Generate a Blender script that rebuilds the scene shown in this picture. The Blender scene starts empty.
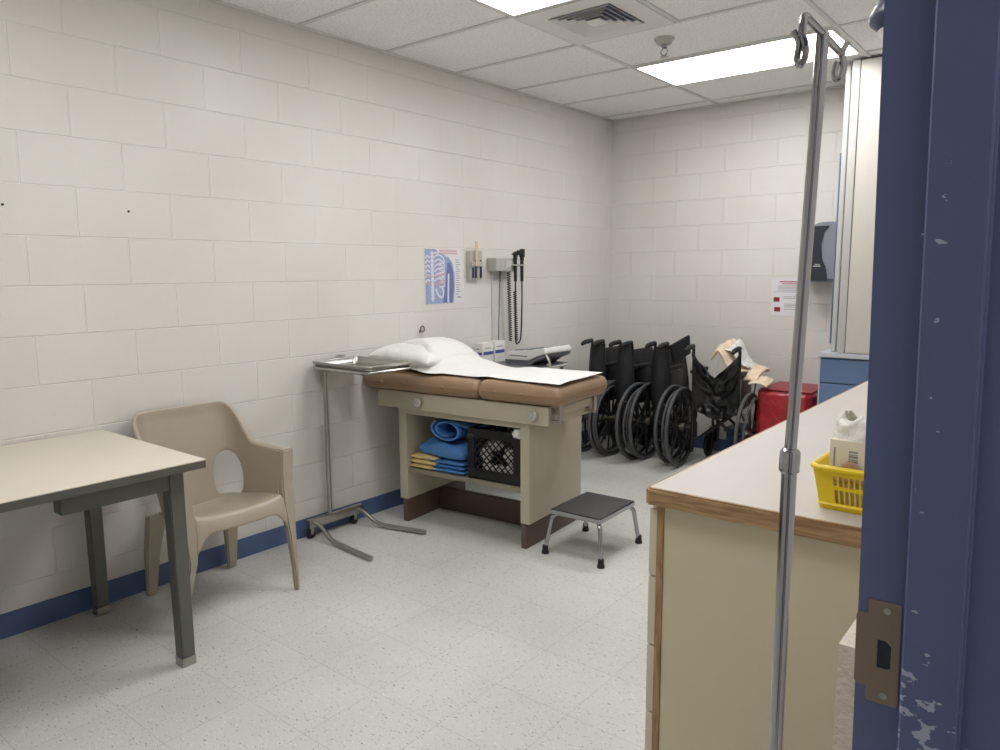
import bpy, bmesh, math, random
from mathutils import Vector, Matrix, noise
random.seed(7)
S = bpy.context.scene
COL = S.collection
R = math.radians
# ---------------------------------------------------------------- camera
cd = bpy.data.cameras.new('camera'); cam = bpy.data.objects.new('camera', cd); COL.objects.link(cam)
cd.sensor_width = 36; cd.sensor_fit = 'HORIZONTAL'; cd.lens = 740.59 / 1000 * 36; cd.clip_start = .02
yaw, pit, rol = -.6776, -.1384, -.0065
fw = Vector((math.sin(yaw)*math.cos(pit), math.cos(yaw)*math.cos(pit), math.sin(pit)))
rt = Vector((math.cos(yaw), -math.sin(yaw), 0)); up = rt.cross(fw)
rr = rt*math.cos(rol) + up*math.sin(rol); uu = -rt*math.sin(rol) + up*math.cos(rol)
M = Matrix((rr, uu, -fw)).transposed().to_4x4(); M.translation = Vector((3.3696, -5.7455, 1.4684))
cam.matrix_world = M
S.camera = cam
# ---------------------------------------------------------------- world, exposure
w = bpy.data.worlds.new('world'); S.world = w; w.use_nodes = True
w.node_tree.nodes['Background'].inputs[0].default_value = (.8, .85, 1, 1)
w.node_tree.nodes['Background'].inputs[1].default_value = .12
S.view_settings.view_transform = 'Standard'; S.view_settings.look = 'None'
S.view_settings.gamma = 1; S.view_settings.use_curve_mapping = False
S.view_settings.exposure = 0.0
LAMP_E = 13.0        # ceiling panel emission
HALL_W = 14         # corridor lamp
H = 2.743

# ---------------------------------------------------------------- materials
def srgb(r, g=None, b=None):
    if g is None: r, g, b = r
    f = lambda c: (c/255/12.92) if c/255 <= .04045 else ((c/255+.055)/1.055)**2.4
    return (f(r), f(g), f(b), 1)
class NT:
    def __init__(s, name):
        s.m = bpy.data.materials.new(name); s.m.use_nodes = True
        s.t = s.m.node_tree; s.b = s.t.nodes['Principled BSDF']; s.x = 0
    def n(s, typ, **k):
        nd = s.t.nodes.new(typ)
        for a, v in k.items():
            if a in nd.inputs.keys() if isinstance(a, str) else False: nd.inputs[a].default_value = v
            else: setattr(nd, a, v)
        return nd
    def l(s, a, b): s.t.links.new(a, b)
def mat(name, col, rough=.5, metal=0, var=.06, scale=12, bump=0, bscale=80, bdist=.002, coat=0, trans=0, alpha=1, spec=.5, sheen=0):
    q = NT(name); b = q.b
    tc = q.n('ShaderNodeTexCoord'); nz = q.n('ShaderNodeTexNoise'); nz.inputs['Scale'].default_value = scale; nz.inputs['Detail'].default_value = 4
    q.l(tc.outputs['Object'], nz.inputs['Vector'])
    mx = q.n('ShaderNodeMix'); mx.data_type = 'RGBA'
    c = srgb(*col); d = tuple(max(0, v*(1-var)) for v in c[:3])+(1,); e = tuple(min(1, v*(1+var)) for v in c[:3])+(1,)
    q.l(nz.outputs['Fac'], mx.inputs[0]); mx.inputs[6].default_value = d; mx.inputs[7].default_value = e
    q.l(mx.outputs[2], b.inputs['Base Color'])
    b.inputs['Roughness'].default_value = rough; b.inputs['Metallic'].default_value = metal
    b.inputs['Specular IOR Level'].default_value = spec
    b.inputs['Coat Weight'].default_value = coat; b.inputs['Transmission Weight'].default_value = trans
    b.inputs['Alpha'].default_value = alpha; b.inputs['Sheen Weight'].default_value = sheen
    if bump:
        n2 = q.n('ShaderNodeTexNoise'); n2.inputs['Scale'].default_value = bscale; n2.inputs['Detail'].default_value = 3
        q.l(tc.outputs['Object'], n2.inputs['Vector'])
        bp = q.n('ShaderNodeBump'); bp.inputs['Strength'].default_value = bump; bp.inputs['Distance'].default_value = bdist
        q.l(n2.outputs['Fac'], bp.inputs['Height']); q.l(bp.outputs[0], b.inputs['Normal'])
    return q.m
def block_mat(name, axis, shift):
    q = NT(name); b = q.b
    g = q.n('ShaderNodeNewGeometry'); sp = q.n('ShaderNodeSeparateXYZ'); q.l(g.outputs['Position'], sp.inputs[0])
    ad = q.n('ShaderNodeMath', operation='ADD'); ad.inputs[1].default_value = shift
    q.l(sp.outputs[axis], ad.inputs[0])
    cb = q.n('ShaderNodeCombineXYZ'); q.l(ad.outputs[0], cb.inputs[0]); q.l(sp.outputs['Z'], cb.inputs[1])
    br = q.n('ShaderNodeTexBrick'); br.offset = .5; br.offset_frequency = 2; br.squash = 1
    q.l(cb.outputs[0], br.inputs['Vector'])
    for k, v in {'Scale': 1, 'Mortar Size': .0036, 'Mortar Smooth': .5, 'Bias': 0, 'Brick Width': .4064, 'Row Height': .2032}.items(): br.inputs[k].default_value = v
    br.inputs['Color1'].default_value = srgb(221, 218, 212); br.inputs['Color2'].default_value = srgb(219, 216, 210)
    br.inputs['Mortar'].default_value = srgb(228, 226, 221)
    nz = q.n('ShaderNodeTexNoise'); nz.inputs['Scale'].default_value = 1.7; nz.inputs['Detail'].default_value = 5; q.l(g.outputs['Position'], nz.inputs['Vector'])
    mx = q.n('ShaderNodeMix'); mx.data_type = 'RGBA'; mx.blend_type = 'MULTIPLY'; mx.inputs[0].default_value = 1
    cr = q.n('ShaderNodeValToRGB'); cr.color_ramp.elements[0].color = (.93, .92, .91, 1); cr.color_ramp.elements[1].color = (1, 1, 1, 1)
    cr.color_ramp.elements[0].position = .3; cr.color_ramp.elements[1].position = .65
    q.l(nz.outputs['Fac'], cr.inputs[0]); q.l(br.outputs['Color'], mx.inputs[6]); q.l(cr.outputs[0], mx.inputs[7]); q.l(mx.outputs[2], b.inputs['Base Color'])
    b.inputs['Roughness'].default_value = .42
    iv = q.n('ShaderNodeMath', operation='SUBTRACT'); iv.inputs[0].default_value = 1; q.l(br.outputs['Fac'], iv.inputs[1])
    n2 = q.n('ShaderNodeTexNoise'); n2.inputs['Scale'].default_value = 120; n2.inputs['Detail'].default_value = 4; q.l(g.outputs['Position'], n2.inputs['Vector'])
    bp = q.n('ShaderNodeBump'); bp.inputs['Distance'].default_value = .0024; bp.inputs['Strength'].default_value = 1; q.l(iv.outputs[0], bp.inputs['Height'])
    b2 = q.n('ShaderNodeBump'); b2.inputs['Distance'].default_value = .0015; b2.inputs['Strength'].default_value = .3; q.l(n2.outputs['Fac'], b2.inputs['Height']); q.l(bp.outputs[0], b2.inputs['Normal'])
    q.l(b2.outputs[0], b.inputs['Normal'])
    return q.m
def floor_mat():
    q = NT('vinyl_tile'); b = q.b
    g = q.n('ShaderNodeNewGeometry')
    mp = q.n('ShaderNodeVectorMath', operation='ADD'); mp.inputs[1].default_value = (-1.4904+.3048*10, 4.1262+.3048*30, 0); q.l(g.outputs['Position'], mp.inputs[0])
    br = q.n('ShaderNodeTexBrick'); br.offset = 0; br.squash = 1; q.l(mp.outputs[0], br.inputs['Vector'])
    for k, v in {'Scale': 1, 'Mortar Size': .0009, 'Mortar Smooth': .3, 'Bias': 0, 'Brick Width': .3048, 'Row Height': .3048}.items(): br.inputs[k].default_value = v
    br.inputs['Color1'].default_value = srgb(208, 208, 203); br.inputs['Color2'].default_value = srgb(205, 205, 200); br.inputs['Mortar'].default_value = srgb(166, 163, 153)
    col = br.outputs['Color']
    for k, (sc, rot, lo, hi, c, st) in enumerate([(46, .6, .755, .79, (150, 148, 138), (1, 3.2, 1)), (38, 2.2, .785, .81, (112, 100, 86), (1, 3.4, 1)), (60, 1.3, .74, .78, (226, 226, 222), (1, 2.6, 1))]):
        m1 = q.n('ShaderNodeMapping'); m1.inputs['Rotation'].default_value = (0, 0, rot); m1.inputs['Scale'].default_value = st; m1.inputs['Location'].default_value = (k*3.1, k*1.7, k); q.l(g.outputs['Position'], m1.inputs['Vector'])
        nz = q.n('ShaderNodeTexNoise'); nz.inputs['Scale'].default_value = sc; nz.inputs['Detail'].default_value = 2.5; nz.inputs['Roughness'].default_value = .6; q.l(m1.outputs[0], nz.inputs['Vector'])
        cr = q.n('ShaderNodeMapRange'); cr.inputs[1].default_value = lo-.115; cr.inputs[2].default_value = hi-.125; q.l(nz.outputs['Fac'], cr.inputs[0])
        mx = q.n('ShaderNodeMix'); mx.data_type = 'RGBA'; q.l(cr.outputs[0], mx.inputs[0]); q.l(col, mx.inputs[6]); mx.inputs[7].default_value = srgb(*c); col = mx.outputs[2]
    nz = q.n('ShaderNodeTexNoise'); nz.inputs['Scale'].default_value = 1.4; nz.inputs['Detail'].default_value = 6; q.l(g.outputs['Position'], nz.inputs['Vector'])
    cr = q.n('ShaderNodeValToRGB'); cr.color_ramp.elements[0].color = (.87, .87, .85, 1); cr.color_ramp.elements[0].position = .3; cr.color_ramp.elements[1].position = .6; cr.color_ramp.elements[1].color = (1, 1, 1, 1)
    q.l(nz.outputs['Fac'], cr.inputs[0])
    mx = q.n('ShaderNodeMix'); mx.data_type = 'RGBA'; mx.blend_type = 'MULTIPLY'; mx.inputs[0].default_value = 1; q.l(col, mx.inputs[6]); q.l(cr.outputs[0], mx.inputs[7]); q.l(mx.outputs[2], b.inputs['Base Color'])
    b.inputs['Roughness'].default_value = .36; b.inputs['Specular IOR Level'].default_value = .4
    bp = q.n('ShaderNodeBump'); bp.inputs['Distance'].default_value = .001; bp.inputs['Strength'].default_value = .4
    iv = q.n('ShaderNodeMath', operation='SUBTRACT'); iv.inputs[0].default_value = 1; q.l(br.outputs['Fac'], iv.inputs[1]); q.l(iv.outputs[0], bp.inputs['Height']); q.l(bp.outputs[0], b.inputs['Normal'])
    return q.m
def ceil_mat():
    q = NT('ceiling_tile_board'); b = q.b
    g = q.n('ShaderNodeNewGeometry')
    n1 = q.n('ShaderNodeTexNoise'); n1.inputs['Scale'].default_value = 95; n1.inputs['Detail'].default_value = 3; q.l(g.outputs['Position'], n1.inputs['Vector'])
    cr = q.n('ShaderNodeValToRGB'); cr.color_ramp.elements[0].color = srgb(220, 219, 216); cr.color_ramp.elements[0].position = .34; cr.color_ramp.elements[1].position = .47; cr.color_ramp.elements[1].color = srgb(246, 245, 243)
    q.l(n1.outputs['Fac'], cr.inputs[0]); q.l(cr.outputs[0], b.inputs['Base Color']); b.inputs['Roughness'].default_value = .9
    bp = q.n('ShaderNodeBump'); bp.inputs['Distance'].default_value = .003; bp.inputs['Strength'].default_value = .5; q.l(n1.outputs['Fac'], bp.inputs['Height']); q.l(bp.outputs[0], b.inputs['Normal'])
    return q.m
def wood_mat(name, c1, c2, axis=(1, 14, 14)):
    q = NT(name); b = q.b; tc = q.n('ShaderNodeTexCoord')
    mp = q.n('ShaderNodeMapping'); mp.inputs['Scale'].default_value = axis; q.l(tc.outputs['Object'], mp.inputs['Vector'])
    nz = q.n('ShaderNodeTexNoise'); nz.inputs['Scale'].default_value = 9; nz.inputs['Detail'].default_value = 8; nz.inputs['Distortion'].default_value = .6; q.l(mp.outputs[0], nz.inputs['Vector'])
    cr = q.n('ShaderNodeValToRGB'); cr.color_ramp.elements[0].color = srgb(*c1); cr.color_ramp.elements[0].position = .35; cr.color_ramp.elements[1].color = srgb(*c2); cr.color_ramp.elements[1].position = .65
    q.l(nz.outputs['Fac'], cr.inputs[0]); q.l(cr.outputs[0], b.inputs['Base Color']); b.inputs['Roughness'].default_value = .45
    return q.m
def emis_mat(name, col, e):
    q = NT(name); q.b.inputs['Base Color'].default_value = (.9, .9, .9, 1)
    q.b.inputs['Emission Color'].default_value = col; q.b.inputs['Emission Strength'].default_value = e
    return q.m
def blue_paint():
    q = NT('door_frame_blue_paint'); b = q.b; g = q.n('ShaderNodeNewGeometry')
    sp = q.n('ShaderNodeSeparateXYZ'); q.l(g.outputs['Position'], sp.inputs[0])
    # chipped paint: pale primer showing in a worn band near the latch height
    mp = q.n('ShaderNodeMapping'); mp.inputs['Scale'].default_value = (1, 1, 1.5); q.l(g.outputs['Position'], mp.inputs['Vector'])
    nz = q.n('ShaderNodeTexNoise'); nz.inputs['Scale'].default_value = 48; nz.inputs['Detail'].default_value = 5; q.l(mp.outputs[0], nz.inputs['Vector'])
    zr = q.n('ShaderNodeMapRange'); zr.inputs[1].default_value = 1.07; zr.inputs[2].default_value = .985; zr.inputs[3].default_value = -.14; zr.inputs[4].default_value = .012; q.l(sp.outputs['Z'], zr.inputs[0])
    xr = q.n('ShaderNodeMapRange'); xr.inputs[1].default_value = 3.232; xr.inputs[2].default_value = 3.290; xr.inputs[3].default_value = .035; xr.inputs[4].default_value = -.09; q.l(sp.outputs['X'], xr.inputs[0])
    xs = q.n('ShaderNodeMath', operation='GREATER_THAN'); xs.inputs[1].default_value = 3.2315; q.l(sp.outputs['X'], xs.inputs[0])
    a1 = q.n('ShaderNodeMath', operation='ADD'); q.l(nz.outputs['Fac'], a1.inputs[0]); q.l(zr.outputs[0], a1.inputs[1])
    a2 = q.n('ShaderNodeMath', operation='ADD'); q.l(a1.outputs[0], a2.inputs[0]); q.l(xr.outputs[0], a2.inputs[1])
    gt = q.n('ShaderNodeMapRange'); gt.inputs[1].default_value = .555; gt.inputs[2].default_value = .565; q.l(a2.outputs[0], gt.inputs[0])
    ml = q.n('ShaderNodeMath', operation='MULTIPLY'); q.l(gt.outputs[0], ml.inputs[0]); q.l(xs.outputs[0], ml.inputs[1])
    n2 = q.n('ShaderNodeTexNoise'); n2.inputs['Scale'].default_value = 60; n2.inputs['Detail'].default_value = 3; q.l(g.outputs['Position'], n2.inputs['Vector'])
    g2 = q.n('ShaderNodeMapRange'); g2.inputs[1].default_value = .775; g2.inputs[2].default_value = .785; q.l(n2.outputs['Fac'], g2.inputs[0])
    mxx = q.n('ShaderNodeMath', operation='MAXIMUM'); q.l(ml.outputs[0], mxx.inputs[0]); q.l(g2.outputs[0], mxx.inputs[1])
    mx = q.n('ShaderNodeMix'); mx.data_type = 'RGBA'; q.l(mxx.outputs[0], mx.inputs[0]); mx.inputs[6].default_value = srgb(96, 107, 146); mx.inputs[7].default_value = srgb(176, 184, 205)
    q.l(mx.outputs[2], b.inputs['Base Color']); b.inputs['Roughness'].default_value = .42
    n3 = q.n('ShaderNodeTexNoise'); n3.inputs['Scale'].default_value = 260; q.l(g.outputs['Position'], n3.inputs['Vector'])
    bp = q.n('ShaderNodeBump'); bp.inputs['Distance'].default_value = .0006; bp.inputs['Strength'].default_value = .35; q.l(n3.outputs['Fac'], bp.inputs['Height']); q.l(bp.outputs[0], b.inputs['Normal'])
    return q.m

m_wallL = block_mat('painted_block_side', 'Y', 10*.4064-.2905)
m_wallB = block_mat('painted_block_back', 'X', 10*.4064-.2032)
m_floor = floor_mat(); m_ceil = ceil_mat()
m_tee = mat('ceiling_tee_paint', (214, 213, 210), .5)
m_base = mat('baseboard_blue', (78, 98, 138), .4, var=.08)
m_frame = blue_paint()
m_chrome = mat('chrome', (172, 172, 176), .10, 1, var=.03)
m_steel = mat('brushed_steel', (176, 174, 168), .28, 1, var=.08, scale=40)
m_dsteel = mat('dull_steel', (128, 122, 112), .35, 1, var=.12)
m_tabtop = mat('table_laminate', (212, 205, 190), .38, var=.05, scale=5)
m_tabmet = mat('table_green_grey_metal', (94, 96, 90), .4, var=.06)
m_tabedge = mat('table_edge_grey', (88, 86, 80), .5, var=.12, scale=30)
m_alu = mat('aluminium_foot', (170, 168, 160), .35, .9)
m_chair = mat('taupe_plastic', (168, 157, 141), .33, var=.04, bump=.12, bscale=220)
m_exam = mat('beige_enamel', (186, 178, 158), .38, var=.03)
m_exshade = mat('beige_enamel_shaded', (140, 133, 116), .5, var=.04)  # darker copy of the enamel, shade inside the storage bay put into its colour
m_kick = mat('brown_kick', (96, 78, 68), .5, var=.05)
m_vinyl = mat('tan_vinyl', (148, 121, 95), .42, var=.06, bump=.2, bscale=160)
m_paper = mat('white_paper', (222, 221, 217), .7, var=.02, bump=.3, bscale=9, bdist=.01)
m_pillow = mat('white_pillowcase', (222, 221, 217), .75, var=.02, bump=.25, bscale=14, bdist=.01)
m_blueg = mat('blue_gown', (74, 126, 188), .65, var=.12, scale=20, bump=.4, bscale=30, bdist=.006)
m_yelg = mat('yellow_gown', (214, 190, 128), .7, var=.1, bump=.4, bscale=30, bdist=.006)
m_crate = mat('black_crate_plastic', (22, 22, 26), .4, var=.2)
m_plas = mat('clear_wrap', (228, 227, 222), .2, var=.2, scale=40, bump=.8, bscale=40, bdist=.01)
m_blk = mat('black_rubber', (24, 24, 25), .6, var=.2)
m_tread = mat('stool_rubber_mat', (62, 62, 62), .55, var=.15, scale=40, bump=.4, bscale=300)
m_upol = mat('black_nylon', (19, 21, 27), .6, var=.25, bump=.35, bscale=22, bdist=.01)
m_upol2 = mat('black_vinyl', (20, 20, 23), .33, var=.2, bump=.8, bscale=16, bdist=.02)
m_wframe = mat('black_frame_paint', (20, 20, 22), .3, var=.1)
m_tyre = mat('grey_tyre', (74, 75, 78), .65, var=.1)
m_counter = mat('counter_laminate', (200, 194, 188), .42, var=.03, scale=6)
m_oak = wood_mat('oak_edge', (138, 108, 74), (182, 148, 106), (14, 14, 1.2))
m_oakh = wood_mat('oak_edge_flat', (138, 108, 74), (182, 148, 106), (1.2, 1.2, 14))
m_cream = mat('cream_laminate', (212, 202, 172), .45, var=.02, scale=4)
m_drawer = mat('cream_drawer', (212, 203, 182), .45, var=.02)
m_bluecab = mat('blue_cabinet', (98, 120, 158), .45, var=.03)
m_ltop = mat('pale_blue_grey_top', (188, 190, 198), .4, var=.03)
m_ccab = mat('cream_cabinet', (204, 200, 190), .4, var=.02)
m_stile = mat('pale_stile', (190, 188, 185), .4, var=.02)
m_red = mat('red_bin_plastic', (146, 36, 44), .4, var=.08)
m_redbag = mat('red_bag_film', (164, 40, 48), .3, var=.15, scale=18, bump=.9, bscale=14, bdist=.02, coat=.3)
m_disp = mat('smoke_grey_plastic', (44, 48, 57), .25, var=.05)
m_disp2 = mat('grey_dispenser', (128, 132, 142), .35, var=.04)
m_yel = mat('yellow_basket', (240, 208, 20), .35, var=.03)
m_box = mat('cream_carton', (226, 218, 196), .7, var=.03)
m_foam = mat('white_foam', (226, 214, 200), .85, var=.08, scale=60, bump=1, bscale=90, bdist=.006)
m_strike = mat('bronze_strike', (142, 128, 116), .38, .6, var=.12, scale=6)
m_dark = mat('dark_void', (30, 42, 52), .6)
m_ink = mat('black_print', (45, 45, 50), .7)
m_redink = mat('red_print', (170, 40, 48), .7)
m_white = mat('white_enamel', (225, 224, 220), .4, var=.02)
m_grey = mat('grey_enamel', (176, 174, 168), .4, var=.03)
m_dgrey = mat('dark_grey_plastic', (100, 102, 108), .45, var=.04)
m_printL = mat('poster_paper', (222, 222, 224), .45, var=.01)
m_pblue = mat('poster_blue', (150, 164, 198), .5, var=.2, scale=30)
m_pdblue = mat('poster_deep_blue', (104, 120, 164), .5, var=.15, scale=30)
m_pbone = mat('poster_bone', (216, 214, 226), .5)
m_ppink = mat('poster_pink', (206, 156, 162), .5)
m_txtg = mat('grey_print', (150, 150, 152), .6)
m_wood = mat('light_wood', (214, 184, 140), .6)
m_cloth = mat('beige_cloth', (226, 204, 178), .85, var=.06, bump=.5, bscale=30, bdist=.008)
m_navy = mat('navy_plastic', (36, 50, 92), .5)
m_lens = emis_mat('light_panel_lens', (1, .994, 1.0, 1), LAMP_E)

# ---------------------------------------------------------------- geometry helpers
def nb(): return bmesh.new()
def box(bm, lo, hi, bev=0, seg=2, rot=None, piv=None):
    lo = Vector(lo); hi = Vector(hi); c = (lo+hi)/2; d = hi-lo
    r = bmesh.ops.create_cube(bm, size=1, matrix=Matrix.Translation(c) @ Matrix.Diagonal((d.x, d.y, d.z, 1)))
    vs = r['verts']
    if bev:
        es = list({e for v in vs for e in v.link_edges})
        bb = bmesh.ops.bevel(bm, geom=es, offset=bev, segments=seg, affect='EDGES', profile=.7, clamp_overlap=True)
        vs = list({v for f in bb['faces'] for v in f.verts} | {v for v in vs if v.is_valid})
    if rot is not None:
        p = Vector(piv) if piv is not None else c
        bmesh.ops.transform(bm, matrix=Matrix.Translation(p) @ rot.to_4x4() @ Matrix.Translation(-p), verts=vs)
    return vs
def smooth_path(pts, n=6):
    P = [Vector(p) for p in pts]
    if len(P) < 3: return P
    out = []
    for i in range(len(P)-1):
        a = P[i-1] if i else P[0]*2-P[1]; b, c = P[i], P[i+1]; d = P[i+2] if i+2 < len(P) else P[-1]*2-P[-2]
        for k in range(n):
            t = k/n
            out.append(.5*((2*b)+(-a+c)*t+(2*a-5*b+4*c-d)*t*t+(-a+3*b-3*c+d)*t**3))
    out.append(P[-1]); return out
def bend(pts, r=.03, n=4):
    """round the corners of a polyline"""
    P = [Vector(p) for p in pts]; out = [P[0]]
    for i in range(1, len(P)-1):
        a = P[i-1]-P[i]; b = P[i+1]-P[i]; q = min(r, a.length*.48, b.length*.48)
        s = P[i]+a.normalized()*q; e = P[i]+b.normalized()*q
        for k in range(n+1):
            t = k/n; out.append(s*(1-t)**2+P[i]*2*t*(1-t)+e*t*t)
    out.append(P[-1]); return out
def tube(bm, pts, rad, seg=10, cap=True, closed=False, flat=1.0):
    P = [Vector(p) for p in pts]; n = len(P)
    rads = rad if isinstance(rad, (list, tuple)) else [rad]*n
    rings = []; nrm = None
    for i, p in enumerate(P):
        if closed: t = P[(i+1) % n]-P[i-1]
        else: t = (P[min(i+1, n-1)]-P[max(i-1, 0)])
        t.normalize()
        if nrm is None:
            nrm = t.orthogonal() if abs(t.z) < .9 else Vector((1, 0, 0)).cross(t).cross(t)
            nrm.normalize()
        nrm = (nrm-t*nrm.dot(t)); nrm.normalize(); bn = t.cross(nrm)
        rings.append([bm.verts.new(p+(nrm*math.cos(a)+bn*math.sin(a)*flat)*rads[i]) for a in [2*math.pi*k/seg for k in range(seg)]])
    m = n if closed else n-1
    for i in range(m):
        A, B = rings[i], rings[(i+1) % n]
        for k in range(seg): bm.faces.new((A[k], A[(k+1) % seg], B[(k+1) % seg], B[k]))
    if cap and not closed:
        bm.faces.new(rings[0][::-1]); bm.faces.new(rings[-1])
def cyl(bm, a, b, r, r2=None, seg=20): tube(bm, [a, b], [r, r if r2 is None else r2], seg)
def lathe(bm, prof, c=(0, 0, 0), seg=28, axis='Z'):
    c = Vector(c); rings = []
    for r_, h in prof:
        ring = []
        for k in range(seg):
            a = 2*math.pi*k/seg; x, y = r_*math.cos(a), r_*math.sin(a)
            v = {'Z': (x, y, h), 'X': (h, x, y), 'Y': (x, h, y)}[axis]
            ring.append(bm.verts.new(c+Vector(v)))
        rings.append(ring)
    for A, B in zip(rings, rings[1:]):
        for k in range(seg): bm.faces.new((A[k], A[(k+1) % seg], B[(k+1) % seg], B[k]))
    bm.faces.new(rings[0][::-1]); bm.faces.new(rings[-1])
def prism(bm, poly, axis, a, b):
    """extrude a 2-D polygon along an axis. poly holds the two other coords in xyz order"""
    def P(p, h): return {'x': (h, p[0], p[1]), 'y': (p[0], h, p[1]), 'z': (p[0], p[1], h)}[axis]
    A = [bm.verts.new(P(p, a)) for p in poly]; B = [bm.verts.new(P(p, b)) for p in poly]
    n = len(poly); bm.faces.new(A); bm.faces.new(B[::-1])
    for k in range(n): bm.faces.new((A[k], B[k], B[(k+1) % n], A[(k+1) % n]))
def grid(bm, nu, nv, fn, skip=None):
    V = [[bm.verts.new(fn(i/nu, j/nv)) for j in range(nv+1)] for i in range(nu+1)]
    for i in range(nu):
        for j in range(nv):
            if skip and skip((i+.5)/nu, (j+.5)/nv): continue
            bm.faces.new((V[i][j], V[i+1][j], V[i+1][j+1], V[i][j+1]))
    return V
def obj(name, bm, m, parent=None, smooth=True, sub=0, solid=0, label=None, offset=0, ang=40):
    bmesh.ops.recalc_face_normals(bm, faces=bm.faces[:])
    me = bpy.data.meshes.new(name); bm.to_mesh(me); bm.free(); me.materials.append(m)
    if smooth:
        me.polygons.foreach_set('use_smooth', [True]*len(me.polygons))
        if not sub and not solid: me.set_sharp_from_angle(angle=R(ang))
    o = bpy.data.objects.new(name, me); COL.objects.link(o)
    if parent: o.parent = parent
    if solid:
        s = o.modifiers.new('solid', 'SOLIDIFY'); s.thickness = solid; s.offset = offset
    if sub:
        s = o.modifiers.new('sub', 'SUBSURF'); s.levels = sub; s.render_levels = sub
    if label: o['label'] = label
    return o
def thing(name, label, cat, loc=(0, 0, 0), rz=0, group=None):
    o = bpy.data.objects.new(name, None); COL.objects.link(o); o.location = loc; o.rotation_euler = (0, 0, rz); o.empty_display_size = .1
    o['label'] = label; o['category'] = cat
    if group: o['group'] = group
    return o
def tag(o, label, cat, group=None):
    o['label'] = label; o['category'] = cat
    if group: o['group'] = group
    return o
def struct(name, bm, m, parent=None, smooth=False, label=None):
    o = obj(name, bm, m, parent, smooth)
    if not parent: o['kind'] = 'structure'
    if label: o['label'] = label
    return o
def copy_tree(o, parent=None):
    c = o.copy(); COL.objects.link(c); c.parent = parent
    for ch in [x for x in bpy.data.objects if x.parent == o]: copy_tree(ch, c)
    return c
def text_bm(txt, size, depth=.0008, align='LEFT'):
    cu = bpy.data.curves.new('t', 'FONT'); cu.body = txt; cu.size = size; cu.extrude = depth/2; cu.align_x = align
    o = bpy.data.objects.new('t', cu); COL.objects.link(o); dg = bpy.context.evaluated_depsgraph_get()
    me = bpy.data.meshes.new_from_object(o.evaluated_get(dg)); b = bmesh.new(); b.from_mesh(me)
    bpy.data.objects.remove(o); bpy.data.curves.remove(cu); bpy.data.meshes.remove(me); return b

# ================================================================ ROOM
XR = 3.19; YN = -6.6; XW = 3.385
b = nb(); box(b, (-.15, YN-.15, -.1), (XW+1.9, .15, 0)); struct('floor', b, m_floor, label='off-white speckled vinyl tile floor')
b = nb(); box(b, (-.15, YN-.15, H+.004), (XW+1.9, .15, H+.1)); struct('ceiling', b, m_ceil, label='white suspended ceiling tiles')
b = nb(); box(b, (-.15, YN, 0), (0, 0, H+.004)); struct('wall_left', b, m_wallL, label='off-white painted block wall on the left')
b = nb(); box(b, (-.15, 0, 0), (XW+1.9, .15, H+.004)); struct('wall_back', b, m_wallB, label='off-white painted block wall at the far end')
b = nb(); box(b, (-.15, YN-.15, 0), (XW+1.9, YN, H+.004)); struct('wall_near', b, m_wallB)
DY0, DY1 = -5.85, -4.84
b = nb(); box(b, (XR, DY1+.03, 0), (XW, 0, H+.004)); box(b, (XR, YN, 0), (XW, DY0-.03, H+.004)); box(b, (XR, DY0-.03, 2.16), (XW, DY1+.03, H+.004))
struct('wall_right', b, m_wallL)
b = nb(); box(b, (XW+1.75, YN, 0), (XW+1.9, 0, H+.004)); struct('wall_corridor', b, m_wallL)
def bboard(name, lo, hi):
    b = nb(); box(b, lo, hi, .003); struct(name, b, m_base, label='blue vinyl baseboard')
bboard('baseboard_left', (0, YN, 0), (.007, -.007, .104))
bboard('baseboard_back', (0, -.007, 0), (XR, 0, .104))
bboard('baseboard_right', (XR-.007, -4.75, 0), (XR, -4.05, .104))
# ceiling grid
b = nb()
MX = .953
yl = [-.183-.6096*k for k in range(11)]
for x in (MX, MX+1.2192):
    box(b, (x-.012, YN, H-.004), (x+.012, 0, H+.006))
for y in yl: box(b, (0, y-.012, H-.0035), (XR, y+.012, H+.006))
box(b, (MX+.6096-.012, yl[4], H-.0035), (MX+.6096+.012, yl[3], H+.006))
o = struct('trim_1', b, m_tee, label='white ceiling grid bars')
b = nb()
for lo, hi in (((0, YN, H-.006), (.022, 0, H+.006)), ((0, -.022, H-.006), (XR, 0, H+.006))): box(b, lo, hi)
struct('trim_2', b, m_tee, label='white wall angle along the ceiling edge')

# ceiling lights
def ceiling_light(y0, y1, label):
    t = thing('ceiling_light', label, 'ceiling light', ((MX*2+1.2192)/2, (y0+y1)/2, H-.004), 0, 'recessed ceiling light panels')
    hx, hy = .6096-.014, .3048-.014
    b = nb()
    for lo, hi in (((-hx, -hy, -.004), (hx, -hy+.014, .006)), ((-hx, hy-.014, -.004), (hx, hy, .006)), ((-hx, -hy+.014, -.004), (-hx+.014, hy-.014, .006)), ((hx-.014, -hy+.014, -.004), (hx, hy-.014, .006))): box(b, lo, hi)
    obj('frame', b, m_white, t, False)
    b = nb(); box(b, (-hx+.014, -hy+.014, -.002), (hx-.014, hy-.014, .004)); obj('diffuser', b, m_lens, t, False)
    return t
ceiling_light(yl[2], yl[1], 'white ceiling light panel near the back wall, beside the sprinkler head')
ceiling_light(yl[5], yl[4], 'white ceiling light panel cut by the top edge of the photo, beside the air vent')
ceiling_light(yl[8], yl[7], 'white ceiling light panel overhead nearest the doorway')
# corridor lamp
b = nb(); box(b, (XW+.6, -6.0, H-.02), (XW+1.2, -4.8, H)); o = obj('ceiling_light', b, emis_mat('corridor_lens', (1, .985, 1.02, 1), 5.0), None, False)
tag(o, 'corridor ceiling light panel outside the blue door frame', 'ceiling light')

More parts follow.
